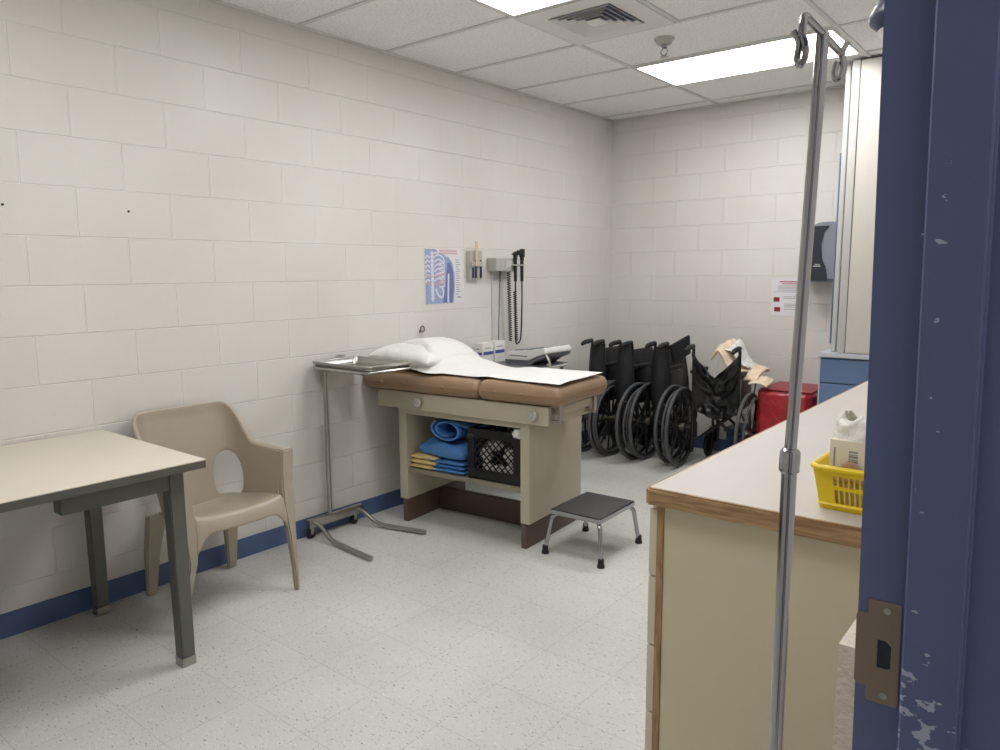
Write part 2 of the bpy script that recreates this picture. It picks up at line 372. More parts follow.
# air vent: concentric louvred diffuser
t = thing('ceiling_vent', 'white square louvred air vent in the ceiling beside the light panel', 'vent', (MX+.3048, (yl[3]+yl[4])/2, H-.004))
b = nb(); hx = .292
for lo, hi in (((-hx, -hx, -.004), (hx, -.18, .004)), ((-hx, .18, -.004), (hx, hx, .004)), ((-hx, -.18, -.004), (-.18, .18, .004)), ((.18, -.18, -.004), (hx, .18, .004))): box(b, lo, hi)
obj('face_plate', b, m_white, t, False)
b = nb(); box(b, (-.18, -.18, .0065), (.18, .18, .0075)); obj('duct_shade', b, mat('vent_shadow_grey', (104, 112, 140), .8), t, False)  # flat sheet whose colour paints the shade between the louvres
for k, rr_ in enumerate((.176, .143, .110, .077)):
    b = nb(); a, c = rr_, rr_-.020
    A = [b.verts.new((sx*a, sy*a, -.012)) for sx, sy in ((-1, -1), (1, -1), (1, 1), (-1, 1))]
    B = [b.verts.new((sx*c, sy*c, .0055)) for sx, sy in ((-1, -1), (1, -1), (1, 1), (-1, 1))]
    for q in range(4): b.faces.new((A[q], A[(q+1) % 4], B[(q+1) % 4], B[q]))
    obj('louver', b, m_white, t, False, solid=.0016)
b = nb(); box(b, (-.045, -.045, -.012), (.045, .045, -.010)); obj('centre_plate', b, m_white, t, False)

# sprinkler
t = thing('fire_sprinkler', 'chrome fire sprinkler head hanging from a ceiling tile', 'sprinkler', (1.375, -1.79, H+.004))
b = nb(); lathe(b, [(.056, 0), (.056, -.005), (.036, -.034), (.03, -.036)]); obj('escutcheon', b, m_steel, t)
b = nb(); lathe(b, [(.016, -.034), (.016, -.05), (.01, -.055)], seg=16)
for s in (-1, 1): tube(b, bend([(0, 0, -.05), (s*.02, 0, -.062), (s*.02, 0, -.078), (0, 0, -.095)], .01), .004, 6)
obj('head_body', b, m_chrome, t)
b = nb(); lathe(b, [(.022, -.095), (.024, -.098), (.006, -.1)], seg=16); obj('deflector', b, m_chrome, t)

# small marks on the left wall: anchor holes
for (y, z) in ((-4.655, 1.742), (-4.168, 1.743)):
    b = nb(); lathe(b, [(.0055, 0), (.0055, .0015), (.003, .002)], seg=12, axis='X'); o = obj('wall_anchor', b, m_ink)
    o.location = (0, y, z); tag(o, 'small dark screw hole in the block wall, ' + ('left one, near the photo edge' if y < -4.4 else 'right one of the pair above the chair'), 'screw hole')

# ================================================================ DOOR FRAME
b = nb()
Y = DY1
poly = [(3.172, Y+.045), (3.172, Y), (3.2205, Y), (3.2225, Y-.002), (3.2225, Y-.014), (3.2245, Y-.016), (3.277, Y-.016), (3.2795, Y-.0145), (3.2795, Y-.0015), (3.2815, Y), (3.41, Y), (3.41, Y+.045), (3.385, Y+.045), (3.385, Y+.03), (3.19, Y+.03), (3.19, Y+.045)]
# strike cut-out is left to the plate's box; hinge side jamb mirrors this one
prism(b, poly, 'z', 0, 2.14)
fr = struct('door_1', b, m_frame, label='blue painted steel door frame with chipped paint')
b = nb(); Y = DY0
prism(b, [(x, 2*(DY0+DY1)/2-y_) for x, y_ in poly], 'z', 0, 2.14); struct('hinge_jamb', b, m_frame, fr)
b = nb()
box(b, (3.17, DY0-.045, 2.09), (3.41, DY1+.045, 2.14)); box(b, (3.2225, DY0, 2.074), (3.2795, DY1, 2.09)); struct('head_jamb', b, m_frame, fr)
fr_tilt = Matrix.Translation((3.17, DY1, 1.5)) @ Matrix.Rotation(R(-1.0), 4, 'Y') @ Matrix.Translation((-3.17, -DY1, -1.5))
# strike plate
zc = 1.027; Y = DY1
b = nb()
out = [(3.1835, zc+.045), (3.1835, zc+.0625), (3.218, zc+.0625), (3.218, zc-.0625), (3.1835, zc-.0625), (3.1835, zc-.045), (3.1735, zc-.045), (3.171, zc-.040), (3.171, zc+.040), (3.1735, zc+.045)]
hole = [(3.1945, zc+.0155), (3.203, zc+.0155), (3.209, zc+.010), (3.209, zc-.0165), (3.206, zc-.0185), (3.1945, zc-.0185)]
yf, yb = Y-.0018, Y-.0002
for yy, flip in ((yf, 0), (yb, 1)):
    vo = [b.verts.new((x, yy, z)) for x, z in out]; vh = [b.verts.new((x, yy, z)) for x, z in hole]
    es = [b.edges.new((vo[i], vo[(i+1) % len(vo)])) for i in range(len(vo))]+[b.edges.new((vh[i], vh[(i+1) % len(vh)])) for i in range(len(vh))]
    bmesh.ops.triangle_fill(b, edges=es, use_beauty=True)
    if not flip: fo, fh = vo, vh
    else:
        for A, B in ((fo, vo), (fh, vh)):
            for i in range(len(A)): b.faces.new((A[i], A[(i+1) % len(A)], B[(i+1) % len(B)], B[i]))
sp = obj('strike_plate', b, m_strike, fr, False, label='worn bronze latch strike plate')
b = nb(); box(b, (3.1935, Y-.001, zc-.0195), (3.210, Y-.0003, zc+.0165)); obj('latch_pocket_shade', b, m_dark, sp, False)  # thin flat plate, darkness of the latch hollow painted in its colour
for dz in (-.052, .052):
    b = nb(); lathe(b, [(.0042, 0), (.0040, -.0008), (.0012, -.0004)], (3.203, Y-.0018, zc+dz), 14, 'Y'); obj('screw', b, m_steel, sp)

fr.matrix_world = fr_tilt   # the frame stands a little out of plumb
# ================================================================ TABLE (left)
t = thing('work_table', 'steel-legged table with cream laminate top against the left wall', 'table', (0, 0, 0))
TX0, TX1, TY1, TY0, TZ = .010, .866, -4.358, -5.88, .795
b = nb(); box(b, (TX0, TY0, TZ-.004), (TX1, TY1, TZ), .0015); obj('tabletop', b, m_tabtop, t)
b = nb(); box(b, (TX0+.001, TY0+.001, TZ-.032), (TX1-.001, TY1-.001, TZ-.0042), .003); obj('edge_band', b, m_tabedge, t)
def tleg(x, y, sx):
    # tapered square steel leg, flat on the outside, tapering inwards
    wt, wb = .057, .052
    b = nb(); z1 = TZ-.032; z0 = .035
    for (za, zb_, wa, wb_) in ((z0, z1, wb, wt),):
        xs_ = lambda w_: (x-w_, x) if sx > 0 else (x, x+w_)
        A = [b.verts.new((xx, yy, za)) for xx, yy in ((xs_(wa)[0], y-wa), (xs_(wa)[1], y-wa), (xs_(wa)[1], y), (xs_(wa)[0], y))]
        B = [b.verts.new((xx, yy, zb_)) for xx, yy in ((xs_(wb_)[0], y-wb_), (xs_(wb_)[1], y-wb_), (xs_(wb_)[1], y), (xs_(wb_)[0], y))]
        b.faces.new(A[::-1]); b.faces.new(B)
        for k in range(4): b.faces.new((A[k], A[(k+1) % 4], B[(k+1) % 4], B[k]))
        bmesh.ops.bevel(b, geom=b.edges[:], offset=.004, segments=2, affect='EDGES')
    l = obj('leg', b, m_tabmet, t)
    b = nb(); lo = (x-wb-.001 if sx > 0 else x-.001, y-wb-.001, 0); hi = (x+.001 if sx > 0 else x+wb+.001, y+.001, .036)
    box(b, lo, hi, .003); obj('foot_cap', b, m_alu, l, label='bare metal foot cap')
for x, y, s in ((.805, -4.415, 1), (.055, -4.425, -1), (.805, -5.72, 1), (.05, -5.72, -1)): tleg(x, y, s)
for ya, yb_ in ((-4.83, -4.468), (-5.67, -5.33)):
    b = nb(); box(b, (.735, ya, TZ-.105), (.80, yb_, TZ-.032), .002); obj('side_apron', b, m_tabmet, t)
for lo, hi in (((.11, -4.475, TZ-.10), (.735, -4.455, TZ-.032)), ((.11, -5.80, TZ-.10), (.735, -5.78, TZ-.032)), ((.06, -5.7, TZ-.10), (.08, -4.50, TZ-.032))):
    b = nb(); box(b, lo, hi, .002); obj('end_apron', b, m_tabmet, t)

# ================================================================ CHAIR
t = thing('armchair', 'taupe moulded plastic armchair with cut-out back between the table and instrument stand', 'chair', (0, -4.02, 0))
HW = .235
def plan(s, hw, x0, x1, rc):
    # U path from left arm front (s=0) round the back to right arm front (s=1)
    Ls = (x1-x0-rc); La = math.pi/2*rc; Lb = 2*(hw-rc); T = 2*Ls+2*La+Lb; d = s*T
    if d < Ls: return (x1-d, -hw)
    d -= Ls
    if d < La: a = d/rc; return (x0+rc-rc*math.sin(a), -hw+rc-rc*math.cos(a))
    d -= La
    if d < Lb: return (x0, -hw+rc+d)
    d -= Lb
    if d < La: a = d/rc; return (x0+rc-rc*math.cos(a), hw-rc+rc*math.sin(a))
    d -= La
    return (x0+rc+d, hw)
def sst(a, b, x):
    x = max(0, min(1, (x-a)/(b-a))); return x*x*(3-2*x)
def ctop(s):
    q = abs(s-.5)*2     # 0 at the back centre, 1 at arm front
    return .66+.185*(1-sst(.30, .62, q))+.004*(1-q)
def shellpt(s, tt):
    bx, by = plan(s, .205, .13, .49, .13); tx, ty = plan(s, .238, .045, .50, .09)
    q = abs(s-.5)*2
    k = tt**1.0
    z0 = .385+.055*sst(.45, 1, q)
    z = z0+(ctop(s)-z0)*k
    kk = (z-.42)/.44
    x = bx+(tx-bx)*min(1, kk*1.15+.0); y = by+(ty-by)*min(1, kk*1.6)
    return Vector((x, y, z))
NS, NTT = 110, 26
holes = [(.330, .27, .070, .23), (.670, .27, .070, .23)]
def inh(s, tt):
    for (a, c, ra, rb) in holes:
        d = (abs((s-a)/ra)**2.6+abs((tt-c)/rb)**2.6)**(1/2.6)
        if d < 1: return True
    return False
b = nb(); uv = {}
V = [[None]*(NTT+1) for _ in range(NS+1)]
for i in range(NS+1):
    for j in range(NTT+1):
        V[i][j] = [i/NS, j/NTT]
keep = [[not inh((i+.5)/NS, (j+.5)/NTT) for j in range(NTT)] for i in range(NS)]
for i in range(1, NS):
    for j in range(1, NTT):
        ks = [keep[i-1][j-1], keep[i][j-1], keep[i-1][j], keep[i][j]]
        if any(ks) and not all(ks):
            s, tt = V[i][j]
            for (a, c, ra, rb) in holes:
                d = (abs((s-a)/ra)**2.6+abs((tt-c)/rb)**2.6)**(1/2.6)
                if d < 1.6: V[i][j] = [a+(s-a)/d, c+(tt-c)/d]
VB = [[b.verts.new(shellpt(*V[i][j])) for j in range(NTT+1)] for i in range(NS+1)]
for i in range(NS):
    for j in range(NTT):
        if keep[i][j]: b.faces.new((VB[i][j], VB[i+1][j], VB[i+1][j+1], VB[i][j+1]))
# rolled rim: outward lip on the top edge (wide on the arms)
prev = [VB[i][NTT] for i in range(NS+1)]
for (dx, dz) in ((.012, .006), (.03, .007), (.043, .0), (.047, -.02), (.047, -.05)):
    cur = []
    for i in range(NS+1):
        s = i/NS; p0 = plan(max(0, s-.01), .238, .045, .50, .09); p1 = plan(min(1, s+.01), .238, .045, .50, .09)
        tx, ty = p1[0]-p0[0], p1[1]-p0[1]; L = math.hypot(tx, ty); nx, ny = ty/L, -tx/L
        if nx*(0.25-p0[0])+ny*(0-p0[1]) > 0: nx, ny = -nx, -ny
        q = abs(s-.5)*2; wgt = .28+.72*sst(.35, .75, q)
        cur.append(b.verts.new(shellpt(s, 1)+Vector((nx*dx*wgt, ny*dx*wgt, dz*(wgt if dz > -.03 else wgt*.9)))))
    for i in range(NS): b.faces.new((prev[i], prev[i+1], cur[i+1], cur[i]))
    prev = cur
bmesh.ops.remove_doubles(b, verts=b.verts[:], dist=1e-5)
obj('back_and_arms', b, m_chair, t, solid=.007, sub=1)
# seat with waterfall front
b = nb()
def seatp(u, v):
    x = .115+.40*u; hw = .212-.02*(1-u)
    hw *= 1 if u > .15 else (.62+.38*math.sin(u/.15*math.pi/2))
    y = (v-.5)*2*hw
    z = .392+.05*sst(0, 1, u)+.018*(abs(v-.5)*2)**3-.022*math.sin(u*math.pi)*(1-(abs(v-.5)*2)**2)
    return Vector((x, y, z))
def seatfull(u, v):
    if u <= .8: return seatp(u/.8, v)
    k = (u-.8)/.2; p = seatp(1, v)
    edge = (abs(v-.5)*2)
    drop = .05+.11*max(0, (edge-.62)/.38)**2
    return p+Vector((.022*math.sin(k*math.pi/2)+.004*k, (v-.5)*.03*k, -.012*k-(drop)*k**1.5))
grid(b, 30, 30, seatfull); obj('seat', b, m_chair, t, solid=.009, sub=1)
# front legs: continue the arm front face down to the floor
def cleg(pts, w, name='leg'):
    """pts: centre, half width x, half width y per ring"""
    b = nb(); rings = []
    for (x, y, z, hx, hy) in pts:
        rings.append([b.verts.new((x+sx*hx, y+sy*hy, z)) for sx, sy in ((-1, -1), (1, -1), (1, 1), (-1, 1))])
    b.faces.new(rings[0]); b.faces.new(rings[-1])
    for A, B in zip(rings, rings[1:]):
        for k in range(4): b.faces.new((A[k], A[(k+1) % 4], B[(k+1) % 4], B[k]))
    bmesh.ops.bevel(b, geom=b.edges[:], offset=.006, segments=2, affect='EDGES', clamp_overlap=True)
    return obj(name, b, m_chair, t)
for s in (-1, 1):
    q_ = .05 if s < 0 else 0
    cleg([(.553-q_*.5, s*.246-q_, 0, .013, .010), (.545-q_*.3, s*.246-q_*.6, .12, .016, .012), (.530, s*.243, .28, .020, .019), (.513, s*.240, .40, .024, .028), (.503, s*.246, .50, .020, .030), (.496, s*.254, .60, .020, .032), (.494, s*.258, .666, .022, .032)], 0)
for s in (-1, 1):
    cleg([(.07, s*.205, 0, .014, .022), (.09, s*.198, .2, .018, .032), (.12, s*.180, .395, .02, .045)], 0)
b = nb(); box(b, (.11, -.16, .365), (.135, .16, .392), .008); obj('rear_skirt', b, m_chair, t)

# ================================================================ MAYO STAND
t = thing('instrument_stand', 'stainless tray stand on U base against the wall beside the exam table', 'stand', (0, 0, 0))
b = nb()
ty0, ty1, tx0, tx1, tz = -3.262, -2.925, .03, .505, .990
def rrect(x0, x1, y0, y1, r, n=5):
    out = []
    for cx, cy, a0 in ((x1-r, y1-r, 0), (x0+r, y1-r, 90), (x0+r, y0+r, 180), (x1-r, y0+r, 270)):
        for k in range(n+1):
            a = R(a0+90*k/n); out.append((cx+r*math.cos(a), cy+r*math.sin(a)))
    return out
rings = []
for (ins, z) in ((-.002, tz-.003), (0, tz), (.009, tz+.001), (.011, tz-.003), (.013, tz-.040), (.022, tz-.044)):
    rings.append([b.verts.new((x, y, z)) for x, y in rrect(tx0+ins, tx1-ins, ty0+ins, ty1-ins, .045-ins*.6)])
for A, B in zip(rings, rings[1:]):
    n = len(A)
    for k in range(n): b.faces.new((A[k], A[(k+1) % n], B[(k+1) % n], B[k]))
b.faces.new(rings[-1]); obj('tray', b, m_steel, t, solid=.0012)
b = nb()
P = [(x, y, tz-.008) for x, y in rrect(tx0+.004, tx1-.004, ty0+.004, ty1-.004, .042)]
tube(b, P, .0055, 8, closed=True)
P = [(x, y, tz-.034) for x, y in rrect(tx0+.006, tx1-.006, ty0+.006, ty1-.006, .042)]
tube(b, P, .0085, 8, closed=True)
obj('tray_frame', b, m_steel, t)
b = nb(); py = -3.175; px_ = .047
tube(b, bend([(px_, py, .09), (px_, py, .925), (px_+.02, py, .938), (px_+.06, py+.03, .938)], .02), .0115, 12)
cyl(b, (px_, py, .09), (px_, py, .60), .0135, seg=14)
tube(b, bend([(px_, py, .93), (px_+.03, py, .938), (tx1-.05, py+.07, .941)], .02), .007, 8)
obj('pole', b, m_steel, t)
b = nb(); box(b, (.045, -3.34, .065), (.078, -2.955, .112), .004); obj('base_bar', b, m_steel, t)
for yy, y2, x2 in ((-3.30, -3.335, .575), (-2.99, -2.885, .52)):
    b = nb(); tube(b, bend([(.075, yy, .088), (.12, yy, .085), (.22, yy+(y2-yy)*.2, .022), (x2, y2, .018)], .05, 6), .0125, 12)
    obj('leg', b, m_steel, t)
for yy in (-3.30, -2.99):
    b = nb(); lathe(b, [(.006, -.010), (.024, -.009), (.026, 0), (.024, .009), (.006, .010)], (.052, yy-.018, .0262), 18, 'X'); c = obj('caster', b, m_blk, t)
    b = nb(); box(b, (.036, yy-.024, .028), (.041, yy-.006, .066)); box(b, (.063, yy-.024, .028), (.068, yy-.006, .066)); box(b, (.036, yy-.024, .060), (.068, yy-.004, .066)); obj('fork', b, m_steel, c)
b = nb(); tube(b, bend([(.035, -3.07, tz), (.02, -3.07, tz+.012), (.012, -3.05, tz+.014), (.012, -3.0, tz+.008)], .01), .005, 8); obj('release_lever', b, m_steel, t)

# ================================================================ EXAM TABLE
ET = R(5); EO = (1.083, -2.717, 0)
t = thing('exam_table', 'beige medical exam table with tan padded top and open storage shelf', 'exam table', EO, ET)
UL, UR = -.860, .04; VB_ = .585
for (a, c) in ((UL, UL+.058), (-.016, .04)):
    b = nb(); box(b, (a, 0, .14), (c, VB_, .69), .004); obj('side_panel', b, m_exam, t)
for (a, c) in ((UL+.018, UL+.052), (-.014, .018)):
    b = nb(); box(b, (a, .004, 0), (c, VB_-.006, .14), .003); obj('kick_base', b, m_kick, t)
b = nb(); box(b, (UL+.05, .31, 0), (-.014, .35, .135), .003); obj('kick_rail', b, m_kick, t)
b = nb(); box(b, (UL+.058, .012, .305), (-.016, VB_-.02, .33), .002); obj('shelf', b, m_exshade, t)
b = nb(); box(b, (UL+.058, VB_-.02, .33), (-.016, VB_-.005, .69)); obj('back_panel', b, m_exshade, t, False)
b = nb(); box(b, (UL+.058, .0, .655), (-.016, .03, .69), .002); obj('front_rail', b, m_exam, t)
b = nb(); box(b, (-.99, -.03, .69), (.172, .46, .79), .006); obj('body', b, m_exam, t)
b = nb(); box(b, (.17, .02, .748), (.215, .41, .79), .005); obj('pull_out_step', b, m_exam, t, label='beige pull-out footrest front')
for u in (-.676, .088):
    b = nb(); lathe(b, [(.012, -.03), (.013, -.036), (.026, -.04), (.028, -.050), (.024, -.056), (.010, -.0565), (.008, -.053)], (u, 0, .74), 24, 'Y'); obj('knob', b, m_grey, t, label='round pale knob')
# stirrup brackets
for v in (.015, .40):
    b = nb()
    box(b, (.172, v-.02, .70), (.178, v+.012, .785), .002)
    box(b, (.178, v-.034, .704), (.238, v-.004, .722), .004)
    cyl(b, (.226, v-.018, .80), (.226, v-.018, .712), .0125, seg=14)
    cyl(b, (.174, v-.018, .792), (.226, v-.018, .792), .009, seg=12)
    obj('stirrup_bracket', b, m_alu, t, label='bare metal stirrup bracket')
# upholstered top in two sections
def cushion(u0, u1, v0, v1, z0, z1, name):
    b = nb(); nx, ny = 34, 20
    def f(side):
        def g(a, c):
            # superellipse edge rounding
            x = 2*a-1; y = 2*c-1
            sx = math.copysign(math.sin(abs(x)*math.pi/2), x); sy = math.copysign(math.sin(abs(y)*math.pi/2), y)
            L = (u1-u0)/2; Wd = (v1-v0)/2
            ex_ = max(0, abs(sx)*L-(L-.04))/.04; ey_ = max(0, abs(sy)*Wd-(Wd-.04))/.04
            e = min(1, (ex_**2.4+ey_**2.4)**(1/2.4))
            h = (1-e**2.4)**(1/2.4) if e < 1 else 0
            zz = (z0+z1)/2+side*(z1-z0)/2*h
            if side > 0: zz += .008*math.cos(x*math.pi/2)*math.cos(y*math.pi/2)+.0035*noise.noise(Vector((a*7+u0, c*6, 1)))
            d = (ex_**2.4+ey_**2.4)**(1/2.4)
            if d > 1:      # round the corner in plan
                if ex_ > 0: sx = math.copysign((L-.04+.04*ex_/d)/L, sx)
                if ey_ > 0: sy = math.copysign((Wd-.04+.04*ey_/d)/Wd, sy)
            return Vector(((u0+u1)/2+sx*L, (v0+v1)/2+sy*Wd, zz))
        return g
    grid(b, nx, ny, f(1)); grid(b, nx, ny, f(-1)); bmesh.ops.remove_doubles(b, verts=b.verts[:], dist=1e-4)
    return obj(name, b, m_vinyl, t, sub=1)
cushion(-1.088, -.246, -.07, .485, .795, .893, 'head_cushion')
cushion(-.250, .262, -.07, .485, .797, .900, 'foot_cushion')
def Etop(u, v): return .905
EM = Matrix.Translation(EO) @ Matrix.Rotation(ET, 4, 'Z')
# pillow
b = nb()
def pil(side):
    def g(a, c):
        x = 2*a-1; y = 2*c-1
        ed = (1-abs(x)**3.2)*(1-abs(y)**3.2); h = max(0, ed)**.55
        cx = x*(.235-.02*abs(y)**4)*(1-.05*(1-abs(y)**2)); cy = y*(.255)*(1-.06*(1-abs(x)**2))
        wv = .010*noise.noise(Vector((x*3, y*3, 3)))+.005*noise.noise(Vector((x*8, y*8, 5)))
        z = .072+side*.068*h+wv*h+.02*(1-h)*(noise.noise(Vector((x*4, y*4, 9))))
        return Vector((cx, cy, z+.10*max(0, -x)*.0))
    return g
grid(b, 40, 40, pil(1)); grid(b, 40, 40, pil(-1)); bmesh.ops.remove_doubles(b, verts=b.verts[:], dist=1e-4)
pl = obj('pillow', b, m_pillow, None, sub=1); pl.matrix_world = EM @ Matrix.Translation((-.812, .19, .903)) @ Matrix.Rotation(R(3), 4, 'Y') @ Matrix.Diagonal((1.04, 1, 1.06, 1))
tag(pl, 'white pillow at the head of the exam table under the paper sheet', 'pillow')
# paper sheet
b = nb()
def pap(a, c):
    u = -1.0+a*1.252; fr_ = .0-.05*sst(-.4, .2, u); v = fr_+c*(.43-fr_)
    e = c*2-1
    hp = .168*math.exp(-((u+.81)/.22)**4)*(1+.06*math.tanh((u+.8)*8))*(1-.25*abs(e)**3)
    slope = .06*math.exp(-((u+.5)/.10)**2)*.6
    z = .907+.0125*sst(-.34, -.18, u)-.006*(1-sst(0, .1, c))*sst(-.3, -.1, u)+(hp+slope*(1-.3*abs(e)))*(.10+.90*sst(0, .28, c))
    wr = .009*noise.noise(Vector((u*7, v*9, 2)))*(1 if u < -.45 else .35)+.004*noise.noise(Vector((u*22, v*16, 7)))*(1.2 if u < -.45 else .3)
    v2 = v-(.065*math.exp(-((u+.62)/.10)**2)*(1-c))+(-.05 if 0 else 0)
    # front edge over the pillow curls down
    if 0: z -= (.16-c)/.16*(.155*math.exp(-((u+.795)/.2)**4)*.72+.015*math.exp(-((u+.6)/.1)**2)*0)
    if u < -.93: z -= (-.93-u)*.8
    return Vector((u, v2, z+abs(wr)))
grid(b, 90, 34, pap)
pp = obj('paper_sheet', b, m_paper, None, solid=.0012, sub=1); pp.matrix_world = EM
tag(pp, 'white exam paper sheet spread along the tan padded table top', 'paper sheet')

# ---- shelf contents
def onE(o, u, v, z, rz=0): o.matrix_world = EM @ Matrix.Translation((u, v, z)) @ Matrix.Rotation(rz, 4, 'Z'); return o
def folded(name, w_, d_, h_, m, n=3, seed=0, label='', cat='gown', group=None):
    """a stack of soft folds: a lofted lumpy fold with layered front edge"""
    b = nb()
    for k in range(n):
        z0 = k*h_/n; hh = h_/n
        def f(side, k=k, z0=z0, hh=hh):
            def g(a, c):
                x = 2*a-1; y = 2*c-1
                e = (1-abs(x)**6)*(1-abs(y)**6); h = max(0, e)**.35
                off = Vector((.018*noise.noise(Vector((k*3.1+seed, 0, 0))), .018*noise.noise(Vector((0, k*2.3+seed, 4))), 0))
                nn = noise.noise(Vector((x*2+seed, y*2, k*2.0)))
                return Vector((x*w_/2*(1+.05*nn), y*d_/2*(1+.05*nn), z0+hh*(.5+side*.5*h)+.25*hh*nn*h*(.5+.5*side)+.012*noise.noise(Vector((x*1.4+seed, y*1.2, 8)))*(k/n)))+off
            return g
        grid(b, 16, 14, f(1)); grid(b, 16, 14, f(-1))
    bmesh.ops.remove_doubles(b, verts=b.verts[:], dist=1e-4)
    o = obj(name, b, m, None, sub=1); tag(o, label, cat, group); return o
onE(folded('folded_gown', .20, .26, .085, m_yelg, 3, 5, 'yellow folded gown at the left end of the exam table shelf'), -.70, .14, .331)
onE(folded('folded_gown', .27, .28, .075, m_blueg, 3, 1, 'bottom folded blue gown on the shelf, beside the black crate'), -.535, .155, .331)
g2 = folded('folded_gown', .36, .27, .085, m_blueg, 1, 11, 'middle blue gown with corner drooping left over the yellow gown')
onE(g2, -.56, .145, .412, R(-4))
# rolled gown on top: a folded-over roll (spiral section)
b = nb(); prof = []
for k in range(40):
    a = k/39*2*math.pi*1.45; r_ = .068-.030*k/39
    prof.append((r_*math.cos(a+2.2)*1.35, r_*math.sin(a+2.2)*.95))
grid(b, 39, 14, lambda a, c: Vector((prof[min(39, int(round(a*39)))][0]*(1+.12*noise.noise(Vector((c*3, a*5, 0)))), (c-.5)*.26, prof[min(39, int(round(a*39)))][1]*(1+.15*noise.noise(Vector((c*2, a*4, 6)))))))
def gp(a, c): return Vector((.02+a*.14, (c-.5)*.26, .055-.03*a+.012*noise.noise(Vector((a*3, c*3, 2)))))
grid(b, 8, 10, gp)
o = obj('rolled_gown', b, m_blueg, None, solid=.014, sub=1); onE(o, -.545, .17, .5765); o.scale = (1.2, 1, .98)
tag(o, 'blue gown rolled over, topmost of the blue gowns on the shelf', 'gown')

# milk crate
ct = thing('storage_crate', 'black plastic lattice crate full of wrapped supplies on the exam table shelf', 'crate'); onE(ct, -.205, .19, .331)
cw, cdp, ch = .345, .33, .285
b = nb(); box(b, (-cw/2, -cdp/2, 0), (cw/2, cdp/2, .012), .003); obj('bottom', b, m_crate, ct)
def lattice(width):
    b = nb(); hw = width/2; th = .008
    # frame of the wall
    for lo, hi in (((-hw, 0, 0), (hw, .012, .05)), ((-hw, 0, ch-.05), (hw, .012, ch)), ((-hw, 0, .05), (-hw+.045, .012, ch-.05)), ((hw-.045, 0, .05), (hw, .012, ch-.05))): box(b, lo, hi, .002)
    box(b, (-hw-.003, -.004, ch-.012), (hw+.003, .014, ch), .002); box(b, (-hw-.002, -.003, .052), (hw+.002, .008, .058))
    x0, x1, z0, z1 = -hw+.045, hw-.045, .05, ch-.05
    for sgn in (1, -1):
        k = -1.0
        for i in range(-12, 24):
            c0 = x0+i*.040
            # line x = c0 + sgn*(z-z0)
            pts = []
            if sgn > 0: za, zb_ = max(z0, z0+(x0-c0)), min(z1, z0+(x1-c0)); f = lambda z: c0+(z-z0)
            else: za, zb_ = max(z0, z0+(c0-x1)), min(z1, z0+(c0-x0)); f = lambda z: c0-(z-z0)
            if zb_-za > .004: tube(b, [(f(za), .005, za), (f(zb_), .005, zb_)], .0040, 4)
    return b
for (px0, py0, a, wd) in ((0, -cdp/2, 0, cw), (0, cdp/2, math.pi, cw), (-cw/2, 0, -math.pi/2, cdp-.004), (cw/2, 0, math.pi/2, cdp-.004)):
    o = obj('lattice_side', lattice(wd), m_crate, ct, False); o.location = (px0, py0, 0); o.rotation_euler = (0, 0, a)
b = nb()
box(b, (-.165, -.172, .245), (-.125, -.1655, .249)); box(b, (-.165, -.172, .232), (-.135, -.1655, .235)); obj('moulded_marks', b, m_dgrey, ct, False, label='small worn grey marks')
def packet(u, v, z, s, m, lab, rx=0, seed=0):
    b = nb()
    bmesh.ops.create_icosphere(b, subdivisions=3, radius=1)
    for q in b.verts:
        n_ = noise.noise(q.co*1.8+Vector((seed, 0, 0))); q.co *= 1+.35*n_; q.co.x *= s[0]; q.co.y *= s[1]; q.co.z *= s[2]
    o = obj('wrapped_packet', b, m, None, sub=0); o.matrix_world = EM @ Matrix.Translation((u, v, z)) @ Matrix.Rotation(rx, 4, 'Y'); tag(o, lab, 'packet'); return o
packet(-.048, .018, .620, (.030, .020, .025), m_plas, 'crumpled clear wrapped packet on the right rim of the black crate', .3, 3)
labs = ['wrapped supply packet pressed against the crate lattice, upper middle', 'wrapped supply packet behind the crate lattice, lower left', 'wrapped supply packet behind the crate lattice, lower middle', 'wrapped supply packet behind the crate lattice, lower right', 'wrapped supply packet behind the crate lattice, right side', 'wrapped supply packet behind the crate lattice, left side']
for k, (u, z, sx, sz) in enumerate(((-.212, .53, .05, .025), (-.267, .38, .042, .036), (-.189, .38, .036, .034), (-.112, .39, .038, .036), (-.122, .475, .036, .034), (-.282, .465, .034, .036))):
    packet(u, .066, z, (sx*1.2, .024, sz*1.15), m_plas, labs[k], .2*k, k*3.3)

# ================================================================ STEP STOOL
cx, cy = 1.368, -2.475
t = thing('step_stool', 'chrome step stool with black rubber mat beside the exam table', 'stool', (cx, cy, 0), R(2))
b = nb(); box(b, (-.15, -.19, .212), (.15, .19, .236), .006, 3); obj('platform', b, m_chrome, t)
b = nb(); box(b, (-.145, -.185, .2365), (.145, .185, .241), .004); obj('rubber_mat', b, m_tread, t, label='black ribbed rubber mat')
for sx in (-1, 1):
    for sy in (-1, 1):
        b = nb(); tube(b, bend([(sx*.125, sy*.165, .212), (sx*.145, sy*.185, .19), (sx*.165, sy*.208, .02)], .04, 5), .0115, 12); l = obj('leg', b, m_chrome, t)
        b = nb(); lathe(b, [(.019, 0), (.0195, .008), (.016, .02), (.0145, .045)], (sx*.166, sy*.21, 0), 16); obj('rubber_tip', b, m_blk, l)

